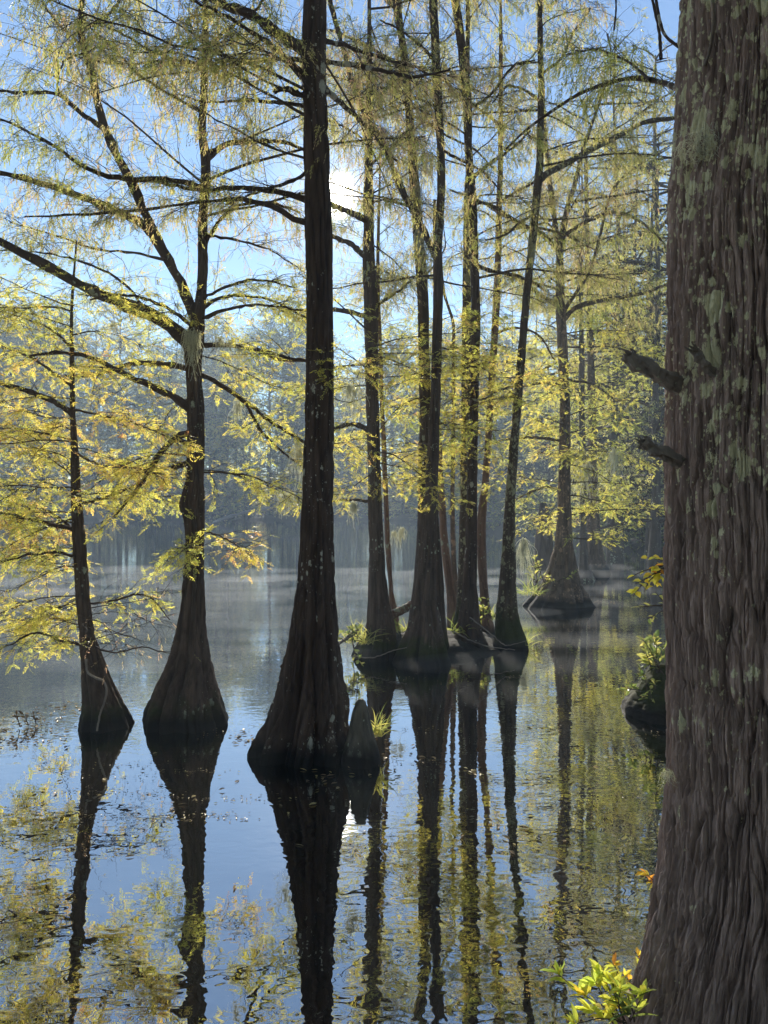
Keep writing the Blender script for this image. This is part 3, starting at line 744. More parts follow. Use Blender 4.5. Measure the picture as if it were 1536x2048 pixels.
T10.limb([(1130, 980), (1090, 975), (1060, 985), (1030, 1000)], 6, 3, -0.5, 'yellow', 0.9)
T10.limb([(1118, 500), (1090, 475), (1018, 437), (958, 402), (900, 380)], 9, 4, 0.8, 'tassel', 0.7)
T10.limb([(1130, 470), (1180, 440), (1240, 425), (1290, 450), (1338, 500)], 8, 4, 0.9, 'tassel', 0.8)
T10.limb([(1128, 620), (1180, 540), (1205, 450), (1225, 380), (1290, 320)], 8, 3, 0.5, 'tassel', 0.8)
T10.auto(24, 1.3, 5.4, (1.0, 2.2), 'yellow', 0.5, up=(-0.15, 0.25), r=0.012, big=1.15, tone=(0.55, 0.17))
T10.auto(27, 5.6, 11.5, (1.2, 2.8), 'tassel', 0.7, up=(-0.1, 0.5), r=0.014, big=1.1)
T10.done()

T11 = Tree('pale hazy trunk with flared foot farther behind the lone cone footed cypress', 21.5,
    [(1148, 1150, 1222), (1130, 1160, 1213), (1100, 1167, 1205), (1060, 1172, 1200), (1000, 1174, 1197), (900, 1176, 1194), (700, 1174, 1188), (500, 1170, 1180), (300, 1168, 1175)], 'cone', 42, n=80, sides=40, lobes=7, flute=0.16, bamp=0.012, bfreq=10)
T11.auto(20, 1.5, 7, (1.2, 2.8), 'yellow', 0.42, up=(-0.1, 0.3), r=0.016, big=1.6, tone=(0.42, 0.15)); T11.auto(34, 6, 12, (1.2, 3.0), 'tassel', 0.5, r=0.016, big=1.6)
T11.done()
T11b = Tree('thin dark trunk between the lone cone footed cypress and the pale hazy one', 19.5,
    [(1161, 1152, 1192), (1140, 1157, 1182), (1100, 1159, 1175), (1000, 1160, 1174), (850, 1158, 1170), (700, 1158, 1168), (500, 1156, 1163)], 'far', 43, n=70, sides=24, lobes=5, flute=0.14, bamp=0.01, bfreq=10)
T11b.auto(16, 2, 7, (0.8, 1.8), 'yellow', 0.45, big=1.5, r=0.012, tone=(0.42, 0.15)); T11b.done()
T12 = Tree('broad weathered broken trunk behind the left side of the lone cone footed cypress', 20.5,
    [(1153, 1062, 1112), (1130, 1066, 1110), (1090, 1070, 1106), (1050, 1074, 1102), (1020, 1078, 1098), (1005, 1080, 1092)], 'far', 44, name='cypress_tree', n=50, sides=40, lobes=8, flute=0.2, bamp=0.03, bfreq=9)
T12.done()

# ------------------------------------------------------------------ background trees (right bank) and far wood
def bg_tree(rng, h, r, style, nl, big, dens, low=0.12, lmax=0.22, tone=None, rnd=False):
    tr, cr = MB(), MB()
    n = 18
    z = np.linspace(-0.6, h, n)
    x = np.cumsum(rng.normal(0, 0.05, n)) * 0.6; y = np.cumsum(rng.normal(0, 0.05, n)) * 0.6
    rad = r * (1 - 0.85 * np.linspace(0, 1, n)) + r * 0.7 * np.exp(-np.maximum(z, 0) / 0.9)
    c = np.stack([x - x[1], y - y[1], z], 1)
    tubes(tr, c, rad, 12, 0)
    zs = h * (low + (1 - low) * rng.random(nl) ** 0.9)
    st = np.stack([np.interp(zs, z, c[:, 0]), np.interp(zs, z, c[:, 1]), zs], 1)
    az = rng.uniform(0, 2 * np.pi, nl); up = rng.uniform(-0.15, 0.5, nl)
    d = np.stack([np.cos(az) * np.cos(up), np.sin(az) * np.cos(up), np.sin(up)], 1)
    L = h * lmax * rng.uniform(0.4, 1.1, nl) * (1.15 - 0.75 * zs / h)
    if rnd:
        qq = np.clip((zs / h - low) / (1 - low), 0, 1)
        L = h * lmax * rng.uniform(0.6, 1.1, nl) * (0.3 + 0.95 * np.sin(np.pi * np.clip(qq, 0.06, 0.95)) ** 0.8)
        d = nrm(d + np.array([0, 0, 0.7]) * qq[:, None])
    lb = grow(rng, st, d, L, 7, 0.12, 0.03)
    tubes(cr, lb, (0.04 * np.sqrt(L))[:, None] * np.linspace(1, 0.3, 7)[None], 4, 0)
    foliage(cr, rng, lb, style, dens, big, 0.15, 1, tone=tone, twr=0.7)
    return tr, cr

STY['wood'] = dict(tw=4.5, tl=0.40, sub=3, sl=0.22, sp=9, L=0.07, nb=5, bl=0.045, bw=0.014, ang=0.7, droop=0.9, lat=0.8, mat='wood', tone=(0.5, 0.22))
STY['far'] = dict(tw=3.2, tl=0.30, sub=3, sl=0.20, sp=7, L=0.07, nb=4, bl=0.06, bw=0.024, ang=0.8, droop=0.5, lat=0.8, mat='far', tone=(0.4, 0.25))

def copy_tree(o):
    c = o.copy(); col.objects.link(c)
    for ch in o.children:
        d = ch.copy(); col.objects.link(d); d.parent = c
    return c

protos = []
for i in range(4):
    rng = np.random.default_rng(100 + i)
    tr, cr = bg_tree(rng, 17.5, 0.16, 'wood', 60, 2.6, 0.5, low=0.06, lmax=0.20)
    root = thing('cypress_tree', (0, 0, 0), 'tall slim hazy background cypress beyond the islet and the lone cone footed cypress', 'tree', 'hazy background trees on the far bank')
    tr.build('trunk', BK['far'], root); cr.build('crown', [BK['twig'], LF['wood']], root, smooth=False)
    protos.append(root)
spots = [(1238, 30, 0), (1277, 33, 1), (1302, 29, 2), (1218, 38, 3), (1326, 36, 0), (1262, 41, 2), (1196, 44, 1), (1150, 47, 3), (1290, 47, 0), (1352, 40, 1), (1240, 52, 3), (1120, 54, 0), (1320, 54, 2), (1175, 58, 2), (1075, 60, 1), (1400, 46, 3), (1460, 38, 2), (1030, 68, 0), (1225, 27, 1), (1310, 25, 3), (1256, 35, 1), (1288, 38, 0), (1206, 50, 2), (1098, 48, 3), (1160, 36, 0), (960, 74, 1), (880, 80, 2)]
used = set()
for i, (px, Y, k) in enumerate(spots):
    o = protos[k] if k not in used else copy_tree(protos[k])
    used.add(k)
    o.location = ((px - CX) / F * Y, Y, 0.0)
    o.rotation_euler = (0, 0, i * 2.4)
    s = 0.86 + 0.3 * ((i * 37) % 10) / 10
    o.scale = (s, s, s)

def far_wood():
    rng = np.random.default_rng(77)
    pr = [bg_tree(np.random.default_rng(200 + i), 24, 0.30, 'far', 64, 6.0, 0.58, low=0.12 if i < 2 else 0.30, lmax=0.17 if i < 2 else 0.2, rnd=i > 1) for i in range(6)]
    bush = [bg_tree(np.random.default_rng(220 + i), 6.5, 0.12, 'far', 34, 5.0, 0.5, low=0.02, lmax=0.42) for i in range(3)]
    out = MB()
    def put(p, x, y, z, s, a):
        ca, sa = math.cos(a), math.sin(a)
        for mb, off in ((p[0], 0), (p[1], 0)):
            for v, f, m, t in zip(mb.v, mb.f, mb.m, mb.t):
                pass
            v = np.concatenate(mb.v)
            w = np.stack([v[:, 0] * ca - v[:, 1] * sa, v[:, 0] * sa + v[:, 1] * ca, v[:, 2]], 1) * s + np.array([x, y, z])
            b = out.n
            sh_ = rng.normal(0, 0.22)
            out.v.append(w); out.n += len(w)
            for f, m, t in zip(mb.f, mb.m, mb.t):
                out.f.append(f + b); out.m.append(m); out.t.append(np.clip(t + sh_, 0, 1))
    for i in range(12):                                  # unseen wood behind the camera, added to block sky light on the trunks
        a = math.pi + (i / 11) * math.pi
        put(pr[rng.integers(6)], 12 * math.cos(a) * rng.uniform(0.8, 1.3) + 1, 1.0 + 8.5 * math.sin(a) * rng.uniform(0.75, 1.0), 0.3, rng.uniform(0.7, 0.95), rng.uniform(0, 6.3))
    for i in range(16):  # undergrowth of that unseen wood behind the camera
        a = math.pi + rng.random() * math.pi
        put(bush[rng.integers(3)], 10 * math.cos(a) + 1, 0.5 + 7.5 * math.sin(a), 0.2, rng.uniform(0.7, 1.2), rng.uniform(0, 6.3))
    for i in range(135):
        row = i % 3
        x = -62 + 100 * rng.random()
        y = 88 + row * 7 + rng.uniform(0, 6)
        s = rng.uniform(0.62, 1.16) if x < -8 else rng.uniform(0.58, 0.98)
        put(pr[rng.integers(6)], x, y, 0.4, s, rng.uniform(0, 6.3))
    for i in range(190):
        x = -60 + 92 * rng.random()
        put(bush[rng.integers(3)], x, 85.5 + 18 * rng.random() ** 1.5, 0.3, rng.uniform(0.5, 1.35), rng.uniform(0, 6.3))
    for i in range(150):
        t_ = rng.random()
        x = 3 + 15 * t_
        ys = np.interp(x, [0, 4, 7, 9, 11, 14, 20], [86, 74, 50, 36, 28, 22, 16])
        d_ = 10 * rng.random() ** 1.5
        put(bush[rng.integers(3)], x + 0.5 * d_, ys + 0.6 + d_, 0.2, rng.uniform(0.25, 0.6) * (0.6 + 0.4 * ys / 60), rng.uniform(0, 6.3))
    o = out.build('forest', [BK['far'], LF['far']], smooth=False)
    tag(o, 'dim blue-grey wood and undergrowth along the shores of the lake, with unseen trees added behind the camera for shade', 'forest', kind='stuff')
far_wood()

# ------------------------------------------------------------------ ground, water
def ground():
    xs = np.concatenate([np.arange(-130, -8, 3.0), np.arange(-8, 14, 0.35), np.arange(14, 131, 3.0)])
    ys = np.concatenate([np.arange(-11, -1, 1.0), np.arange(-1, 12, 0.35), np.arange(12, 136, 1.5)])
    X, Yy = np.meshgrid(xs, ys)
    shore = np.interp(X, [-130, -40, 0, 4, 7, 9, 11, 14, 20, 130], [80, 85, 86, 74, 50, 36, 28, 22, 16, 12])
    far = np.clip((Yy - shore) / 6.0, -1, 3)
    near = np.clip(np.minimum(1.6 - Yy + 0.9 * np.clip(X - 0.5, 0, 1.2), 6) / 1.6, -1, 1)
    nz = fbm(np.stack([X * 0.4, Yy * 0.4, 0 * X], -1), 9, 3) - 0.5
    Z = np.maximum(np.where(far > 0, np.minimum(far, 1) * 0.7 + np.clip((Yy - shore - 10) / 25, 0, 1) * 5.0, far * 0.9), np.where(near > 0, near * 0.35, near * 0.9)) + nz * 0.25
    Z = np.where((far < -0.2) & (near < -0.2), -0.7 + nz * 0.2, Z)
    r, c = X.shape
    i = np.arange(r - 1)[:, None] * c; j = np.arange(c - 1)[None]
    mb = MB()
    mb.add(np.stack([X, Yy, Z], -1), np.stack([i + j, i + j + 1, i + c + j + 1, i + c + j], -1).reshape(-1, 4))
    k = NT('forest_floor')
    v, _ = k.coords((1, 1, 1))
    c_ = k.ramp(k.noise(v, 3, 8, 0.7), [(0.3, (0.012, 0.010, 0.007)), (0.6, (0.04, 0.03, 0.018)), (0.8, (0.035, 0.045, 0.018))])
    p = k.n('ShaderNodeBsdfPrincipled'); p.inputs['Roughness'].default_value = 0.95
    k.l(c_, p.inputs['Base Color'])
    b = k.n('ShaderNodeBump'); b.inputs['Distance'].default_value = 0.05
    k.l(k.noise(v, 12, 6, 0.7), b.inputs['Height']); k.l(b.outputs[0], p.inputs['Normal'])
    k.l(p.outputs[0], k.out.inputs['Surface'])
    tag(mb.build('ground', k.mat), kind='structure')
ground()

def water():
    mb = MB()
    mb.add([(-131, -11.2, 0), (131, -11.2, 0), (131, 137, 0), (-131, 137, 0)], [[0, 1, 2, 3]])
    k = NT('lake_water')
    v, _ = k.coords((1.0, 1.6, 1))
    n1 = k.noise(v, 10, 0, 0.5, 0.8)
    n2 = k.noise(v, 2.6, 1, 0.5, 0.4)
    cal = k.ramp(k.noise(v, 0.5, 2), [(0.4, G(0.45)), (0.62, G(1))])
    h = k.math('ADD', k.math('MULTIPLY', k.math('MULTIPLY', n1, 0.015), cal), k.math('MULTIPLY', n2, 0.024))
    b = k.n('ShaderNodeBump')
    b.inputs['Strength'].default_value = 1.0
    b.inputs['Distance'].default_value = 0.05
    k.l(h, b.inputs['Height'])
    fr = k.n('ShaderNodeFresnel'); fr.inputs['IOR'].default_value = 1.33
    k.l(b.outputs[0], fr.inputs['Normal'])
    mr = k.n('ShaderNodeMapRange')
    for i, x in enumerate((0.02, 0.8, 0.42, 1.0)): mr.inputs[1 + i].default_value = x
    k.l(fr.outputs[0], mr.inputs[0])
    d = k.n('ShaderNodeBsdfDiffuse'); d.inputs['Color'].default_value = (0.006, 0.006, 0.004, 1)
    g = k.n('ShaderNodeBsdfGlossy'); g.inputs['Roughness'].default_value = 0.0; g.inputs['Color'].default_value = (1, 1, 1, 1)
    k.l(b.outputs[0], g.inputs['Normal'])
    m = k.n('ShaderNodeMixShader')
    k.l(mr.outputs[0], m.inputs[0]); k.l(d.outputs[0], m.inputs[1]); k.l(g.outputs[0], m.inputs[2])
    k.l(m.outputs[0], k.out.inputs['Surface'])
    tag(mb.build('water', k.mat, smooth=False), kind='structure')
water()

def peat_mat():
    k = NT('peat')
    v, _ = k.coords((1, 1, 1))
    c_ = k.ramp(k.noise(v, 8, 8, 0.7), [(0.35, (0.006, 0.005, 0.004)), (0.62, (0.022, 0.016, 0.010)), (0.78, (0.03, 0.04, 0.010))])
    p = k.n('ShaderNodeBsdfPrincipled'); p.inputs['Roughness'].default_value = 0.95
    k.l(c_, p.inputs['Base Color'])
    b = k.n('ShaderNodeBump'); b.inputs['Distance'].default_value = 0.03
    k.l(k.noise(v, 25, 6, 0.7), b.inputs['Height']); k.l(b.outputs[0], p.inputs['Normal'])
    k.l(p.outputs[0], k.out.inputs['Surface'])
    return k.mat
PEAT = peat_mat()

def islet():
    mb = MB()
    n, m = 90, 40
    th = np.arange(n) / n * 2 * np.pi
    rr = np.linspace(0, 1, m)
    c, s = np.cos(th)[None], np.sin(th)[None]
    edge = 1 + 0.22 * (fbm(np.stack([c * 1.6, s * 1.6, 0 * c], -1), 4, 3) - 0.5)
    X = 0.72 + rr[:, None] * 1.22 * c * edge
    Yy = 10.75 + rr[:, None] * 1.25 * s * edge
    Z = 0.17 * (1 - rr[:, None] ** 3) - 0.10 * rr[:, None] ** 6 + 0.18 * (fbm(np.stack([X * 4, Yy * 4, 0 * X], -1), 6, 4) - 0.5) * (1 - 0.5 * rr[:, None])
    i = np.arange(m - 1)[:, None] * n; j = np.arange(n)[None]; j2 = (j + 1) % n
    mb.add(np.stack([X, Yy, Z], -1), np.stack([i + j, i + j2, i + n + j2, i + n + j], -1).reshape(-1, 4))
    tag(mb.build('ground', PEAT), kind='structure')
islet()

# ------------------------------------------------------------------ knee, stump, logs
def cone_thing(name, label, cat, Y, prof, bark, seed, **kw):
    mb = MB(); rng = np.random.default_rng(seed)
    z, x, r, yc = trunk_mesh(mb, Y, prof, rng, seed=seed, **kw)
    loc = np.array([x[0], Y, 0])
    root = thing(name, loc, label, cat)
    mb.build('trunk', BK[bark], root, loc)
    return root, loc
BK['knee'] = bark_mat('knee_bark', (0.04, 0.035, 0.025), (0.15, 0.125, 0.09), lichen=0.1, bump=0.7, scale=14)
BK['stump'] = bark_mat('stump_bark', (0.03, 0.022, 0.015), (0.11, 0.08, 0.05), bump=0.7, moss=1.6, moss_h=0.9)
mbk = MB()
zk, xk, rk, yk = trunk_mesh(mbk, 5.85, [(1525, 683, 762), (1500, 688, 757), (1470, 695, 748), (1440, 702, 741), (1415, 708, 735), (1404, 712, 732), (1398, 718, 727)], np.random.default_rng(5), n=80, sides=48, lobes=5, flute=0.14, bamp=0.006, bfreq=30, seed=51)
tag(mbk.build('cypress_knee', BK['knee']), 'pointed grey cypress knee beside the tallest front cypress', 'cypress knee')
mbs = MB()
trunk_mesh(mbs, 7.25, [(1424, 1246, 1500), (1410, 1252, 1480), (1390, 1268, 1450), (1365, 1285, 1420), (1345, 1298, 1400), (1332, 1306, 1390), (1326, 1320, 1375)], np.random.default_rng(6), n=70, sides=80, lobes=8, flute=0.24, bamp=0.02, bfreq=18, seed=52)
tag(mbs.build('tree_stump', BK['stump']), 'mossy stump with plants on top, half hidden by the huge right trunk', 'stump')

def stick(name, label, cat, pts, w0, w1, Y0, dY, bark='dead', sides=8, kn=1.0, seed=0):
    rng = np.random.default_rng(seed + 900)
    a = np.array(pts, float); u = np.linspace(0, 1, len(a))
    s = smooth_poly(np.array([P(q[0], q[1], Y0 + dY * t) for q, t in zip(a, u)]), 24)
    s[1:-1] += rng.normal(0, 0.003, (22, 3)) * kn
    mb = MB()
    tubes(mb, s, np.linspace(w0, w1, 24) / 2 / F * (Y0 + dY * u.mean()) * (1 + 0.1 * rng.normal(size=24) * kn), sides, 0)
    return tag(mb.build(name, BK[bark]), label, cat)
stick('fallen_log', 'short brown log lying across the islet between two trunks', 'log', [(778, 1232), (800, 1222), (825, 1208), (850, 1195)], 18, 13, 10.3, 0.3, 'red', 10, seed=1)
stick('fallen_log', 'long pale fallen log lying at the far shore between the forked and tallest trunks', 'log', [(425, 1046), (470, 1030), (530, 1018), (605, 1012)], 9, 4, 72.0, 3.0, 'dead', 8, 3.0, seed=31)
stick('dead_branch', 'dead branch poking out left over water from the grassy foot', 'branch', [(715, 1262), (695, 1275), (678, 1288)], 9, 5, 9.6, -0.3, seed=2)
stick('vine', 'pale thin vine curling down the trunk at the top right', 'vine', [(1418, -40), (1427, 20), (1424, 80), (1412, 125), (1396, 158), (1380, 180), (1366, 186)], 7, 6, 2.0, 0.4, 'dead', 8, 0.15, seed=3)
BK['vine'] = BK['dead']
stick('vine', 'pale root looping over the foot of the slender young cypress', 'vine', [(172, 1318), (176, 1345), (190, 1355), (207, 1362), (213, 1385), (209, 1402), (200, 1430), (194, 1462)], 5, 4, 6.52, -0.12, 'dead', 6, 0.4, seed=4)
for i, (p_, lab) in enumerate((([(905, 1262), (935, 1278), (975, 1292), (1030, 1300)], 'long thin dead twig fallen across the feet of the black and speckled trunks'), ([(705, 1312), (745, 1315), (790, 1300), (830, 1292)], 'thin dead twig trailing over the front of the grassy foot'), ([(940, 1235), (985, 1270), (1010, 1290), (1050, 1282)], 'bent dead twig leaning on the mossy green foot'))):
    stick('dead_twig', lab, 'twig', p_, 3, 1.5, 9.15 + 0.3 * (i != 1), 0.2, 'dead', 5, 0.8, seed=10 + i)

# ------------------------------------------------------------------ Spanish moss
def moss(label, px, py, w, h, Y, n=70, seed=0, curl=0.32, r=0.0022):
    rng = np.random.default_rng(seed + 300)
    c = P(px, py, Y)
    sx, sz = w / F * Y, h / F * Y
    nt = max(2, n // 16) if Y > 3 else 1
    tl = rng.integers(0, nt, n)
    cx_ = np.stack([rng.uniform(-0.5, 0.5, nt) * sx, rng.uniform(-0.5, 0.5, nt) * min(sx, 0.25), rng.uniform(-0.1, 0.12, nt) * sz], 1)
    tlen = sz * rng.uniform(0.35, 1.25, nt)
    sg = 0.018 if Y > 3 else 0.3 * sx
    st = c + cx_[tl] + rng.normal(0, sg, (n, 3)) * np.array([1, 1, 0.8])
    L = tlen[tl] * rng.uniform(0.25, 1.0, n)
    pts = grow(rng, st, np.tile([0, 0, -1.0], (n, 1)) + 0.45 * rng.normal(size=(n, 3)), L, 9, curl, 0.3)
    mb = MB()
    tubes(mb, pts, np.full((n, 9), r) * np.linspace(1.1, 0.6, 9)[None], 3, 0, tone=rng.random(n))
    k = max(1, n)
    q = rng.integers(0, n, n * 2)
    p, t = sample(pts, q, rng.random(len(q)))
    tend = grow(rng, p, nrm(rng.normal(size=p.shape) + np.array([0, 0, -0.6])), 0.035 * rng.uniform(0.5, 1.3, len(q)), 4, 0.4, 0.3)
    tubes(mb, tend, np.full((len(q), 4), r * 0.75), 3, 0, tone=rng.random(len(q)))
    o = mb.build('spanish_moss', LF['moss'], loc=c)
    o.location = c
    return tag(o, label, 'moss', 'spanish moss hanging in the trees')
for i, m_ in enumerate([
    ('thick grey moss beard on the fork of the forked cypress', 390, 672, 34, 75, 6.6, 150),
    ('moss beard just right of the forked cypress fork', 452, 680, 36, 50, 6.9, 90),
    ('narrow moss tail right of the forked cypress, second from its fork', 487, 684, 18, 85, 6.95, 60),
    ('dark thin moss tail above the left arm of the forked cypress', 226, 640, 8, 45, 6.5, 30),
    ('grey moss wrapping the upper left stem of the forked cypress', 193, 120, 14, 140, 7.25, 110),
    ('long moss strand hanging low between forked and tallest front cypress', 477, 805, 10, 70, 7.3, 40),
    ('pale moss curtain left of the tallest front cypress, at mid height', 600, 890, 20, 120, 7.8, 80),
    ('broad pale moss low beside the left of the tallest front cypress', 578, 985, 40, 60, 7.8, 90),
    ('moss right of the tallest front cypress above the far water', 707, 770, 22, 85, 9.6, 80),
    ('moss fringe hanging low left of the grassy footed trunk', 716, 1010, 20, 55, 9.7, 60),
    ('upper pale moss strand on the tall trunk behind the leaning cypress', 838, 372, 10, 75, 10.3, 50),
    ('lower pale moss strand on the tall trunk behind the leaning cypress', 840, 455, 14, 110, 10.3, 80),
    ('wide moss veil between speckled trunk and lone cone footed cypress', 1088, 700, 60, 60, 14.1, 160),
    ('moss hanging from low leaves left of the cone shaped foot', 1050, 1085, 18, 90, 13.6, 110),
    ('moss drape right of the lone cone footed cypress, nearest to it', 1162, 925, 24, 100, 15.2, 110),
    ('moss drape farther right of the lone cone footed cypress', 1228, 905, 22, 90, 17.0, 110),
    ('wispy moss tuft clinging to the upper left of the huge trunk', 1356, 300, 58, 46, 2.2, 110),
    ('small pale moss tuft on the lower left edge of the huge trunk', 1334, 1546, 10, 34, 2.24, 22),
    ('pale moss between grassy footed trunk and leaning cypress', 796, 1060, 20, 40, 10.9, 60),
]):
    lab, px, py, w, h, Y, n = m_
    moss(lab, px, py, w, h, Y, n, i, 0.2 if Y > 3 else 0.75, 0.0006 if Y < 3 else 0.0016 if Y < 9 else 0.0028)

# ------------------------------------------------------------------ plants
def grass(label, px, py, Y, w, h, n, seed, tone=0.4, name='grass_tuft', bw=0.006, lean=0.6):
    rng = np.random.default_rng(seed + 500)
    c = P(px, py, Y); sx, sz = w / F * Y, h / F * Y
    st = c + np.stack([rng.uniform(-0.5, 0.5, n) * sx, rng.uniform(-0.5, 0.5, n) * min(sx, 0.4), np.zeros(n)], 1)
    pts = grow(rng, st, np.tile([0, 0, 1.0], (n, 1)) + lean * rng.normal(size=(n, 3)) * np.array([1, 1, 0.2]), sz * rng.uniform(0.5, 1.3, n), 6, 0.1, 0.22)
    t = nrm(np.gradient(pts, axis=1)); s = nrm(np.cross(t, np.array([0.2, 1.0, 0.1])))
    ww = bw * np.array([0.7, 1, 1, 0.8, 0.5, 0.05])[None, :, None]
    V = np.stack([pts - s * ww, pts + s * ww], 2)
    i = np.arange(5)[:, None] * 2
    f = np.concatenate([i, i + 1, i + 3, i + 2], 1)
    mb = MB()
    mb.add(V, (np.arange(n)[:, None, None] * 12 + f[None]).reshape(-1, 4), 0, np.repeat(np.clip(rng.normal(tone, 0.2, n), 0, 1), 5))
    o = mb.build(name, LF['green'], loc=c, smooth=False); o.location = c
    return tag(o, label, 'grass')
grass('pale green grass tuft growing beside the pointed cypress knee', 752, 1470, 6.0, 26, 66, 60, 1, 0.75, bw=0.0035)
grass('tall feathery grass on the left edge of the islet', 722, 1285, 9.7, 56, 50, 80, 2, 0.75, bw=0.0045)
grass('grass tuft between the grassy foot and the leaning trunk', 800, 1262, 10.4, 40, 36, 45, 3, 0.6, bw=0.0045)
grass('bright grass strip spilling over the right end of the islet', 1045, 1295, 10.4, 26, 42, 45, 4, 0.6, bw=0.0045)
grass('grass tuft behind the slim reddish trunk on the islet', 985, 1240, 11.3, 30, 38, 40, 5, 0.6, bw=0.0045)
grass('curved green grass blades at the foot of the huge right trunk', 1262, 2030, 2.15, 34, 75, 9, 6, 0.35, bw=0.0035, lean=0.5)
grass('pale reed clump at the left of the cone shaped foot', 1062, 1190, 14.0, 44, 50, 50, 7, 0.5, bw=0.004)
grass('grass tuft in the middle of the islet by the black trunk', 915, 1265, 10.2, 25, 38, 30, 8, 0.5, bw=0.0045)

def leaf_quads(mb, rng, pos, d, n, L, W, tone, slot=1):
    """folded pointed leaves: two quads each"""
    S = len(pos)
    w = nrm(np.cross(d, n)); L = L[:, None]; W = W[:, None] * 0.5
    up = nrm(np.cross(w, d)) * W * 0.35
    a = pos; m1 = pos + d * L * 0.35; m2 = pos + d * L * 0.7; e = pos + d * L - up * 0.6
    l1, l2 = m1 + w * W + up, m2 + w * W * 0.75 + up
    r1, r2 = m1 - w * W + up, m2 - w * W * 0.75 + up
    V = np.stack([a, m1, m2, e, l1, l2, r1, r2], 1)
    b = np.arange(S)[:, None, None] * 8
    f3 = np.array([[0, 1, 4], [2, 3, 5], [0, 6, 1], [2, 7, 3]]); f4 = np.array([[1, 2, 5, 4], [1, 6, 7, 2]])
    n0 = mb.n
    mb.add(V, (b + f4[None]).reshape(-1, 4), slot, np.repeat(tone, 2))
    mb.f.append((b + f3[None]).reshape(-1, 3) + n0); mb.m.append(np.full(S * 4, slot, np.int32)); mb.t.append(np.repeat(tone, 4))

def plant(name, label, cat, px, py, Y, stems, h, leafL, leafW, per, mat, tone, seed, lean=0.6, dirv=(0, 0, 1), whorl=False, spread=20):
    rng = np.random.default_rng(seed + 700)
    c = P(px, py, Y)
    hh = h / F * Y
    st = np.tile(c, (stems, 1)) + rng.normal(0, spread / 2 / F * Y, (stems, 3)) * np.array([1, 1, 0.1])
    pts = grow(rng, st, np.tile(np.array(dirv, float), (stems, 1)) + lean * rng.normal(size=(stems, 3)), hh * rng.uniform(0.5, 1.1, stems), 8, 0.12, 0.03)
    wood = MB(); lv = MB()
    tubes(wood, pts, np.full((stems, 8), 0.0022 * Y / 2.3 * (0.6 if Y > 5 else 1)) * np.linspace(1.2, 0.5, 8)[None], 4, 0)
    q = np.repeat(np.arange(stems), per)
    t = 0.25 + 0.75 * rng.random(len(q))
    if whorl: t = np.where(rng.random(len(q)) < 0.6, 0.9 + 0.1 * rng.random(len(q)), t)
    p, tg = sample(pts, q, t)
    d = nrm(tg * 0.5 + nrm(rng.normal(size=p.shape)) * np.array([1, 1, 0.5]) * 0.9 + np.array([0, 0, 0.1]))
    nn = nrm(np.array([0, 0, 1.0]) + 0.5 * rng.normal(size=p.shape))
    L = leafL / F * Y * rng.uniform(0.6, 1.2, len(q))
    leaf_quads(lv, rng, p, d, nn, L, L * leafW, np.clip(rng.normal(tone, 0.2, len(q)), 0, 1), 0)
    root = thing(name, c, label, cat)
    wood.build('stem', BK['twig'], root, c); lv.build('foliage', LF[mat], root, c, smooth=False)
    return root
plant('leafy_shrub', 'sunlit yellow-green shrub at the bottom beside the huge trunk', 'shrub', 1256, 2050, 2.2, 12, 160, 33, 0.36, 17, 'maple', 0.12, 1, 0.35, (-0.6, 0, 0.75), True)
plant('leafy_shrub', 'brownish low shrub behind the sunlit yellow-green one', 'shrub', 1285, 2000, 2.5, 6, 90, 22, 0.4, 10, 'maple', 0.45, 2, 0.6, (-0.5, 0, 0.6), True)
plant('leafy_plant', 'leafy plant growing on top of the mossy stump', 'plant', 1318, 1345, 7.1, 9, 95, 22, 0.4, 12, 'green', 0.62, 3, 0.45, (-0.2, 0, 1))
plant('leafy_plant', 'creeping sprigs over the left slope of the mossy stump', 'plant', 1290, 1375, 7.0, 9, 45, 13, 0.5, 9, 'green', 0.5, 4, 0.7, (-0.5, -0.2, 0.6), spread=40)
plant('maple_sprig', 'yellow maple leaves sticking out left of the huge trunk', 'branch', 1350, 1128, 2.5, 6, 105, 21, 0.7, 8, 'maple', 0.4, 5, 0.22, (-1, 0.1, -0.05))
plant('maple_sprig', 'thin sprig of small leaves above the mossy stump', 'branch', 1345, 1215, 4.0, 3, 80, 16, 0.4, 6, 'green', 0.8, 6, 0.4, (-1, 0, 0.35))
plant('maple_sprig', 'orange and red leaves low on the left of the huge trunk', 'branch', 1342, 1790, 2.6, 5, 80, 22, 0.7, 7, 'maple', 0.75, 7, 0.35, (-1, 0, 0.2))
plant('leafy_plant', 'yellowish shrub on the left slope of the cone shaped foot', 'plant', 1085, 1165, 14.0, 10, 55, 9, 0.5, 12, 'green', 0.8, 8, 0.6, (-0.3, 0, 0.8), spread=30)
plant('leafy_plant', 'leafy weeds spilling from the left edge of the islet', 'plant', 715, 1280, 9.5, 10, 55, 12, 0.45, 12, 'green', 0.5, 9, 0.6, (-0.4, -0.2, 0.6), spread=30)
plant('leafy_plant', 'weeds on the islet between slim reddish and speckled trunks', 'plant', 985, 1235, 10.6, 7, 45, 11, 0.45, 10, 'green', 0.6, 10, 0.6)

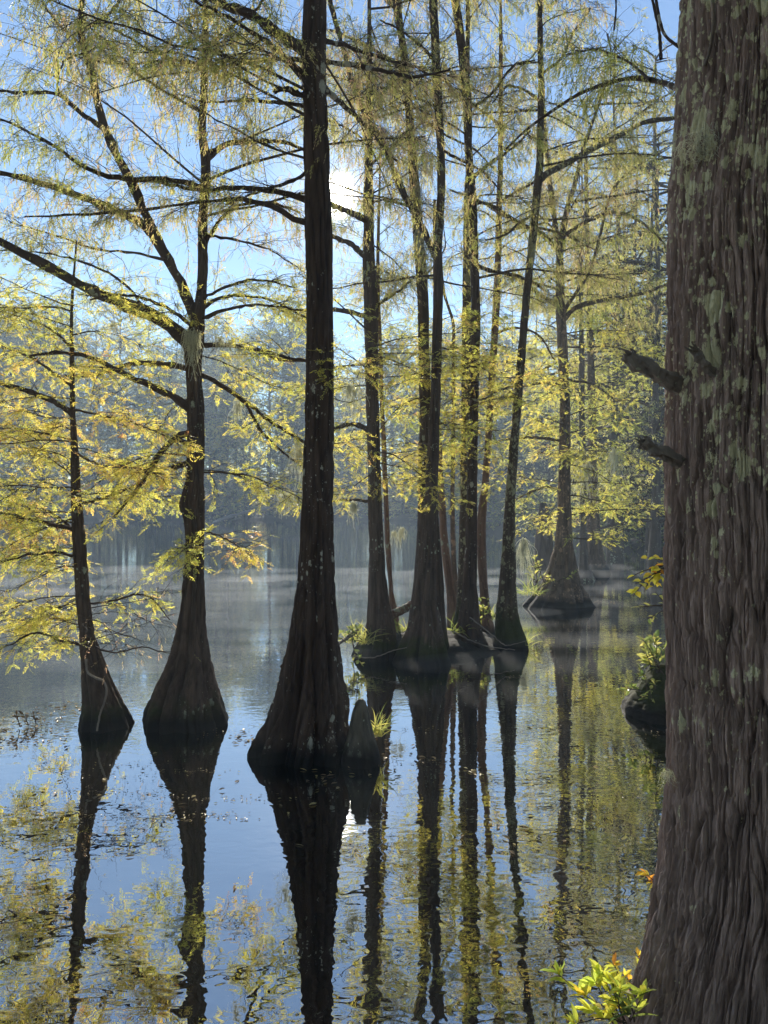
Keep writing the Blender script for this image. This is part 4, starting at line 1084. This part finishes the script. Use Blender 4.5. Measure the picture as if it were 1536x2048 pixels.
plant('dead_leaf_clump', 'withered brown leaf clump on a twig left of the slender young cypress', 'leaf clump', 48, 1452, 6.75, 3, 30, 12, 0.4, 9, 'litter', 0.15, 21, 0.3)
def litter():
    rng = np.random.default_rng(8)
    mb = MB()
    def scat(px, py, sx, sy, n, tone, sc=1.0):
        x = rng.normal(px, sx, n); y = np.maximum(rng.normal(py, sy, n), 1060)
        Y = H * F / (y - YH)
        pos = np.stack([(x - CX) / F * Y, Y, 0.004 + 0.006 * rng.random(n)], 1)
        a = rng.uniform(0, 6.3, n)
        d = np.stack([np.cos(a), np.sin(a), 0.05 * rng.normal(size=n)], 1)
        leaf_quads(mb, rng, pos, nrm(d), nrm(np.tile([0, 0, 1.0], (n, 1)) + 0.15 * rng.normal(size=(n, 3))), sc * rng.uniform(0.03, 0.07, n), sc * rng.uniform(0.012, 0.03, n), np.clip(rng.normal(tone, 0.25, n), 0, 1), 0)
    for q in range(14): scat(rng.uniform(0, 520), rng.uniform(1440, 1640), 45, 5, 32, 0.6, 0.4)
    for q in range(12): scat(rng.uniform(700, 1330), rng.uniform(1330, 1700), 45, 6, 28, 0.6, 0.4)
    scat(60, 1455, 50, 18, 90, 0.45); scat(150, 1420, 25, 10, 40, 0.7); scat(30, 1480, 40, 8, 50, 0.5); scat(500, 1480, 30, 8, 25, 0.6)
    scat(640, 1560, 40, 12, 12, 0.7); scat(720, 1500, 30, 20, 14, 0.6); scat(780, 1500, 25, 25, 14, 0.6)
    scat(1080, 1300, 14, 6, 16, 0.6); scat(940, 1545, 12, 5, 9, 0.8); scat(1210, 1205, 30, 2, 26, 0.5); scat(560, 1330, 40, 40, 8, 0.6); scat(900, 1600, 250, 120, 30, 0.6); scat(300, 1550, 200, 60, 25, 0.6)
    tag(mb.build('floating_leaves', LF['litter'], smooth=False), 'fallen leaves floating in patches on the water', 'leaves', kind='stuff')
litter()

# ------------------------------------------------------------------ light, sky, air
AZ, EL = math.atan2(672 - CX, F), math.atan((YH - 392) / math.hypot(F, 672 - CX))
sd = np.array([math.sin(AZ) * math.cos(EL), math.cos(AZ) * math.cos(EL), math.sin(EL)])
from mathutils import Vector
sun = bpy.data.lights.new('sun', 'SUN'); sun.energy = 4.5; sun.angle = math.radians(0.55); sun.color = (1.0, 0.93, 0.80)
so = bpy.data.objects.new('sun', sun); col.objects.link(so)
so.rotation_euler = Vector(sd).to_track_quat('Z', 'Y').to_euler()

w = bpy.data.worlds.new('World'); scene.world = w; w.use_nodes = True
t = w.node_tree; t.nodes.clear()
def wn(typ): return t.nodes.new(typ)
sky = wn('ShaderNodeTexSky'); sky.sky_type = 'NISHITA'; sky.sun_disc = False
sky.sun_elevation = EL; sky.sun_rotation = AZ; sky.air_density = 1.0; sky.dust_density = 0.0; sky.ozone_density = 4.0
bg = wn('ShaderNodeBackground'); bg.inputs['Strength'].default_value = 0.07
t.links.new(sky.outputs[0], bg.inputs['Color'])
tc = wn('ShaderNodeTexCoord')
vm = wn('ShaderNodeVectorMath'); vm.operation = 'DOT_PRODUCT'; vm.inputs[1].default_value = [float(q) for q in sd]
t.links.new(tc.outputs['Generated'], vm.inputs[0])
def powr(e, amp):
    mx = wn('ShaderNodeMath'); mx.operation = 'MAXIMUM'; mx.inputs[1].default_value = 0.0
    t.links.new(vm.outputs['Value'], mx.inputs[0])
    a = wn('ShaderNodeMath'); a.operation = 'POWER'; a.inputs[1].default_value = e
    t.links.new(mx.outputs[0], a.inputs[0])
    b = wn('ShaderNodeMath'); b.operation = 'MULTIPLY'; b.inputs[1].default_value = amp
    t.links.new(a.outputs[0], b.inputs[0])
    return b.outputs[0]
ad = wn('ShaderNodeMath'); ad.operation = 'ADD'
t.links.new(powr(11000, 24.0), ad.inputs[0]); t.links.new(powr(420, 0.22), ad.inputs[1])
bg2 = wn('ShaderNodeBackground'); bg2.inputs['Color'].default_value = (1.0, 0.95, 0.86, 1)
t.links.new(ad.outputs[0], bg2.inputs['Strength'])
sh = wn('ShaderNodeAddShader'); out = wn('ShaderNodeOutputWorld')
t.links.new(bg.outputs[0], sh.inputs[0]); t.links.new(bg2.outputs[0], sh.inputs[1]); t.links.new(sh.outputs[0], out.inputs['Surface'])

def box(mb, a, b):
    v = [(x, y, z) for z in (a[2], b[2]) for y in (a[1], b[1]) for x in (a[0], b[0])]
    mb.add(v, [[0, 2, 3, 1], [4, 5, 7, 6], [0, 1, 5, 4], [2, 6, 7, 3], [0, 4, 6, 2], [1, 3, 7, 5]])

def volume_mat(name, color, dens, aniso):
    k = NT(name)
    v = k.n('ShaderNodeVolumePrincipled')
    v.inputs['Color'].default_value = (*color, 1); v.inputs['Density'].default_value = dens; v.inputs['Anisotropy'].default_value = aniso
    k.l(v.outputs[0], k.out.inputs['Volume'])
    return k.mat
mb = MB(); box(mb, (-133, -12, -2.5), (133, 139, 40))
tag(mb.build('haze', volume_mat('haze_air', (0.66, 0.82, 1.0), 0.0019, 0.3), smooth=False), 'thin blue morning haze over the lake', 'haze', kind='stuff')

def mist():
    rng = np.random.default_rng(15)
    mb = MB(); placed = []
    n, m = 20, 10
    th = np.arange(n) / n * 2 * np.pi; ph = np.linspace(-np.pi / 2, np.pi / 2, m)
    tries = 0
    while len(placed) < 60 and tries < 9000:
        tries += 1
        y = 8.6 + 20 * rng.random() ** 1.3 * 0.62
        x = rng.uniform(-0.48, 0.30) * y
        a, b, c = rng.uniform(0.5, 1.6) * (y / 18 + 0.5), rng.uniform(0.25, 0.6) * (y / 18 + 0.5), rng.uniform(0.03, 0.08) * (y / 20 + 0.4)
        if any(abs(x - p[0]) < a + p[2] and abs(y - p[1]) < b + p[3] for p in placed): continue
        placed.append((x, y, a, b))
        q = np.stack([a * np.cos(ph)[:, None] * np.cos(th)[None], b * np.cos(ph)[:, None] * np.sin(th)[None], c * np.sin(ph)[:, None] + 0 * th[None]], -1)
        q[..., 0] += 0.5 * q[..., 1]
        q += np.array([x, y, c + 0.03 + 0.1 * rng.random()])
        i = np.arange(m - 1)[:, None] * n; j = np.arange(n)[None]; j2 = (j + 1) % n
        mb.add(q, np.stack([i + j, i + j2, i + n + j2, i + n + j], -1).reshape(-1, 4))
    tag(mb.build('mist', volume_mat('mist_air', (0.97, 0.98, 1.0), 0.065, 0.3)), 'wisps of pale mist drifting low over the water', 'mist', kind='stuff')
mist()

# ------------------------------------------------------------------ camera and render settings
cam = bpy.data.cameras.new('camera'); co = bpy.data.objects.new('camera', cam); col.objects.link(co)
co.location = (0, 0, H); co.rotation_euler = (math.radians(90), 0, 0)
cam.sensor_fit = 'AUTO'; cam.sensor_width = 36.0; cam.lens = 36.0 * F / 2048.0
cam.shift_y = (YH - 1024.0) / 2048.0
cam.clip_start = 0.05; cam.clip_end = 1000
scene.camera = co
scene.view_settings.view_transform = 'Standard'; scene.view_settings.look = 'None'; scene.view_settings.gamma = 1.0
scene.view_settings.exposure = 1.22
scene.render.engine = 'CYCLES'
cy = scene.cycles
cy.use_denoising = True
cy.max_bounces = 6; cy.diffuse_bounces = 2; cy.glossy_bounces = 3; cy.transmission_bounces = 4; cy.volume_bounces = 1; cy.transparent_max_bounces = 8
cy.sample_clamp_indirect = 3.0
cy.use_adaptive_sampling = True; cy.adaptive_threshold = 0.02
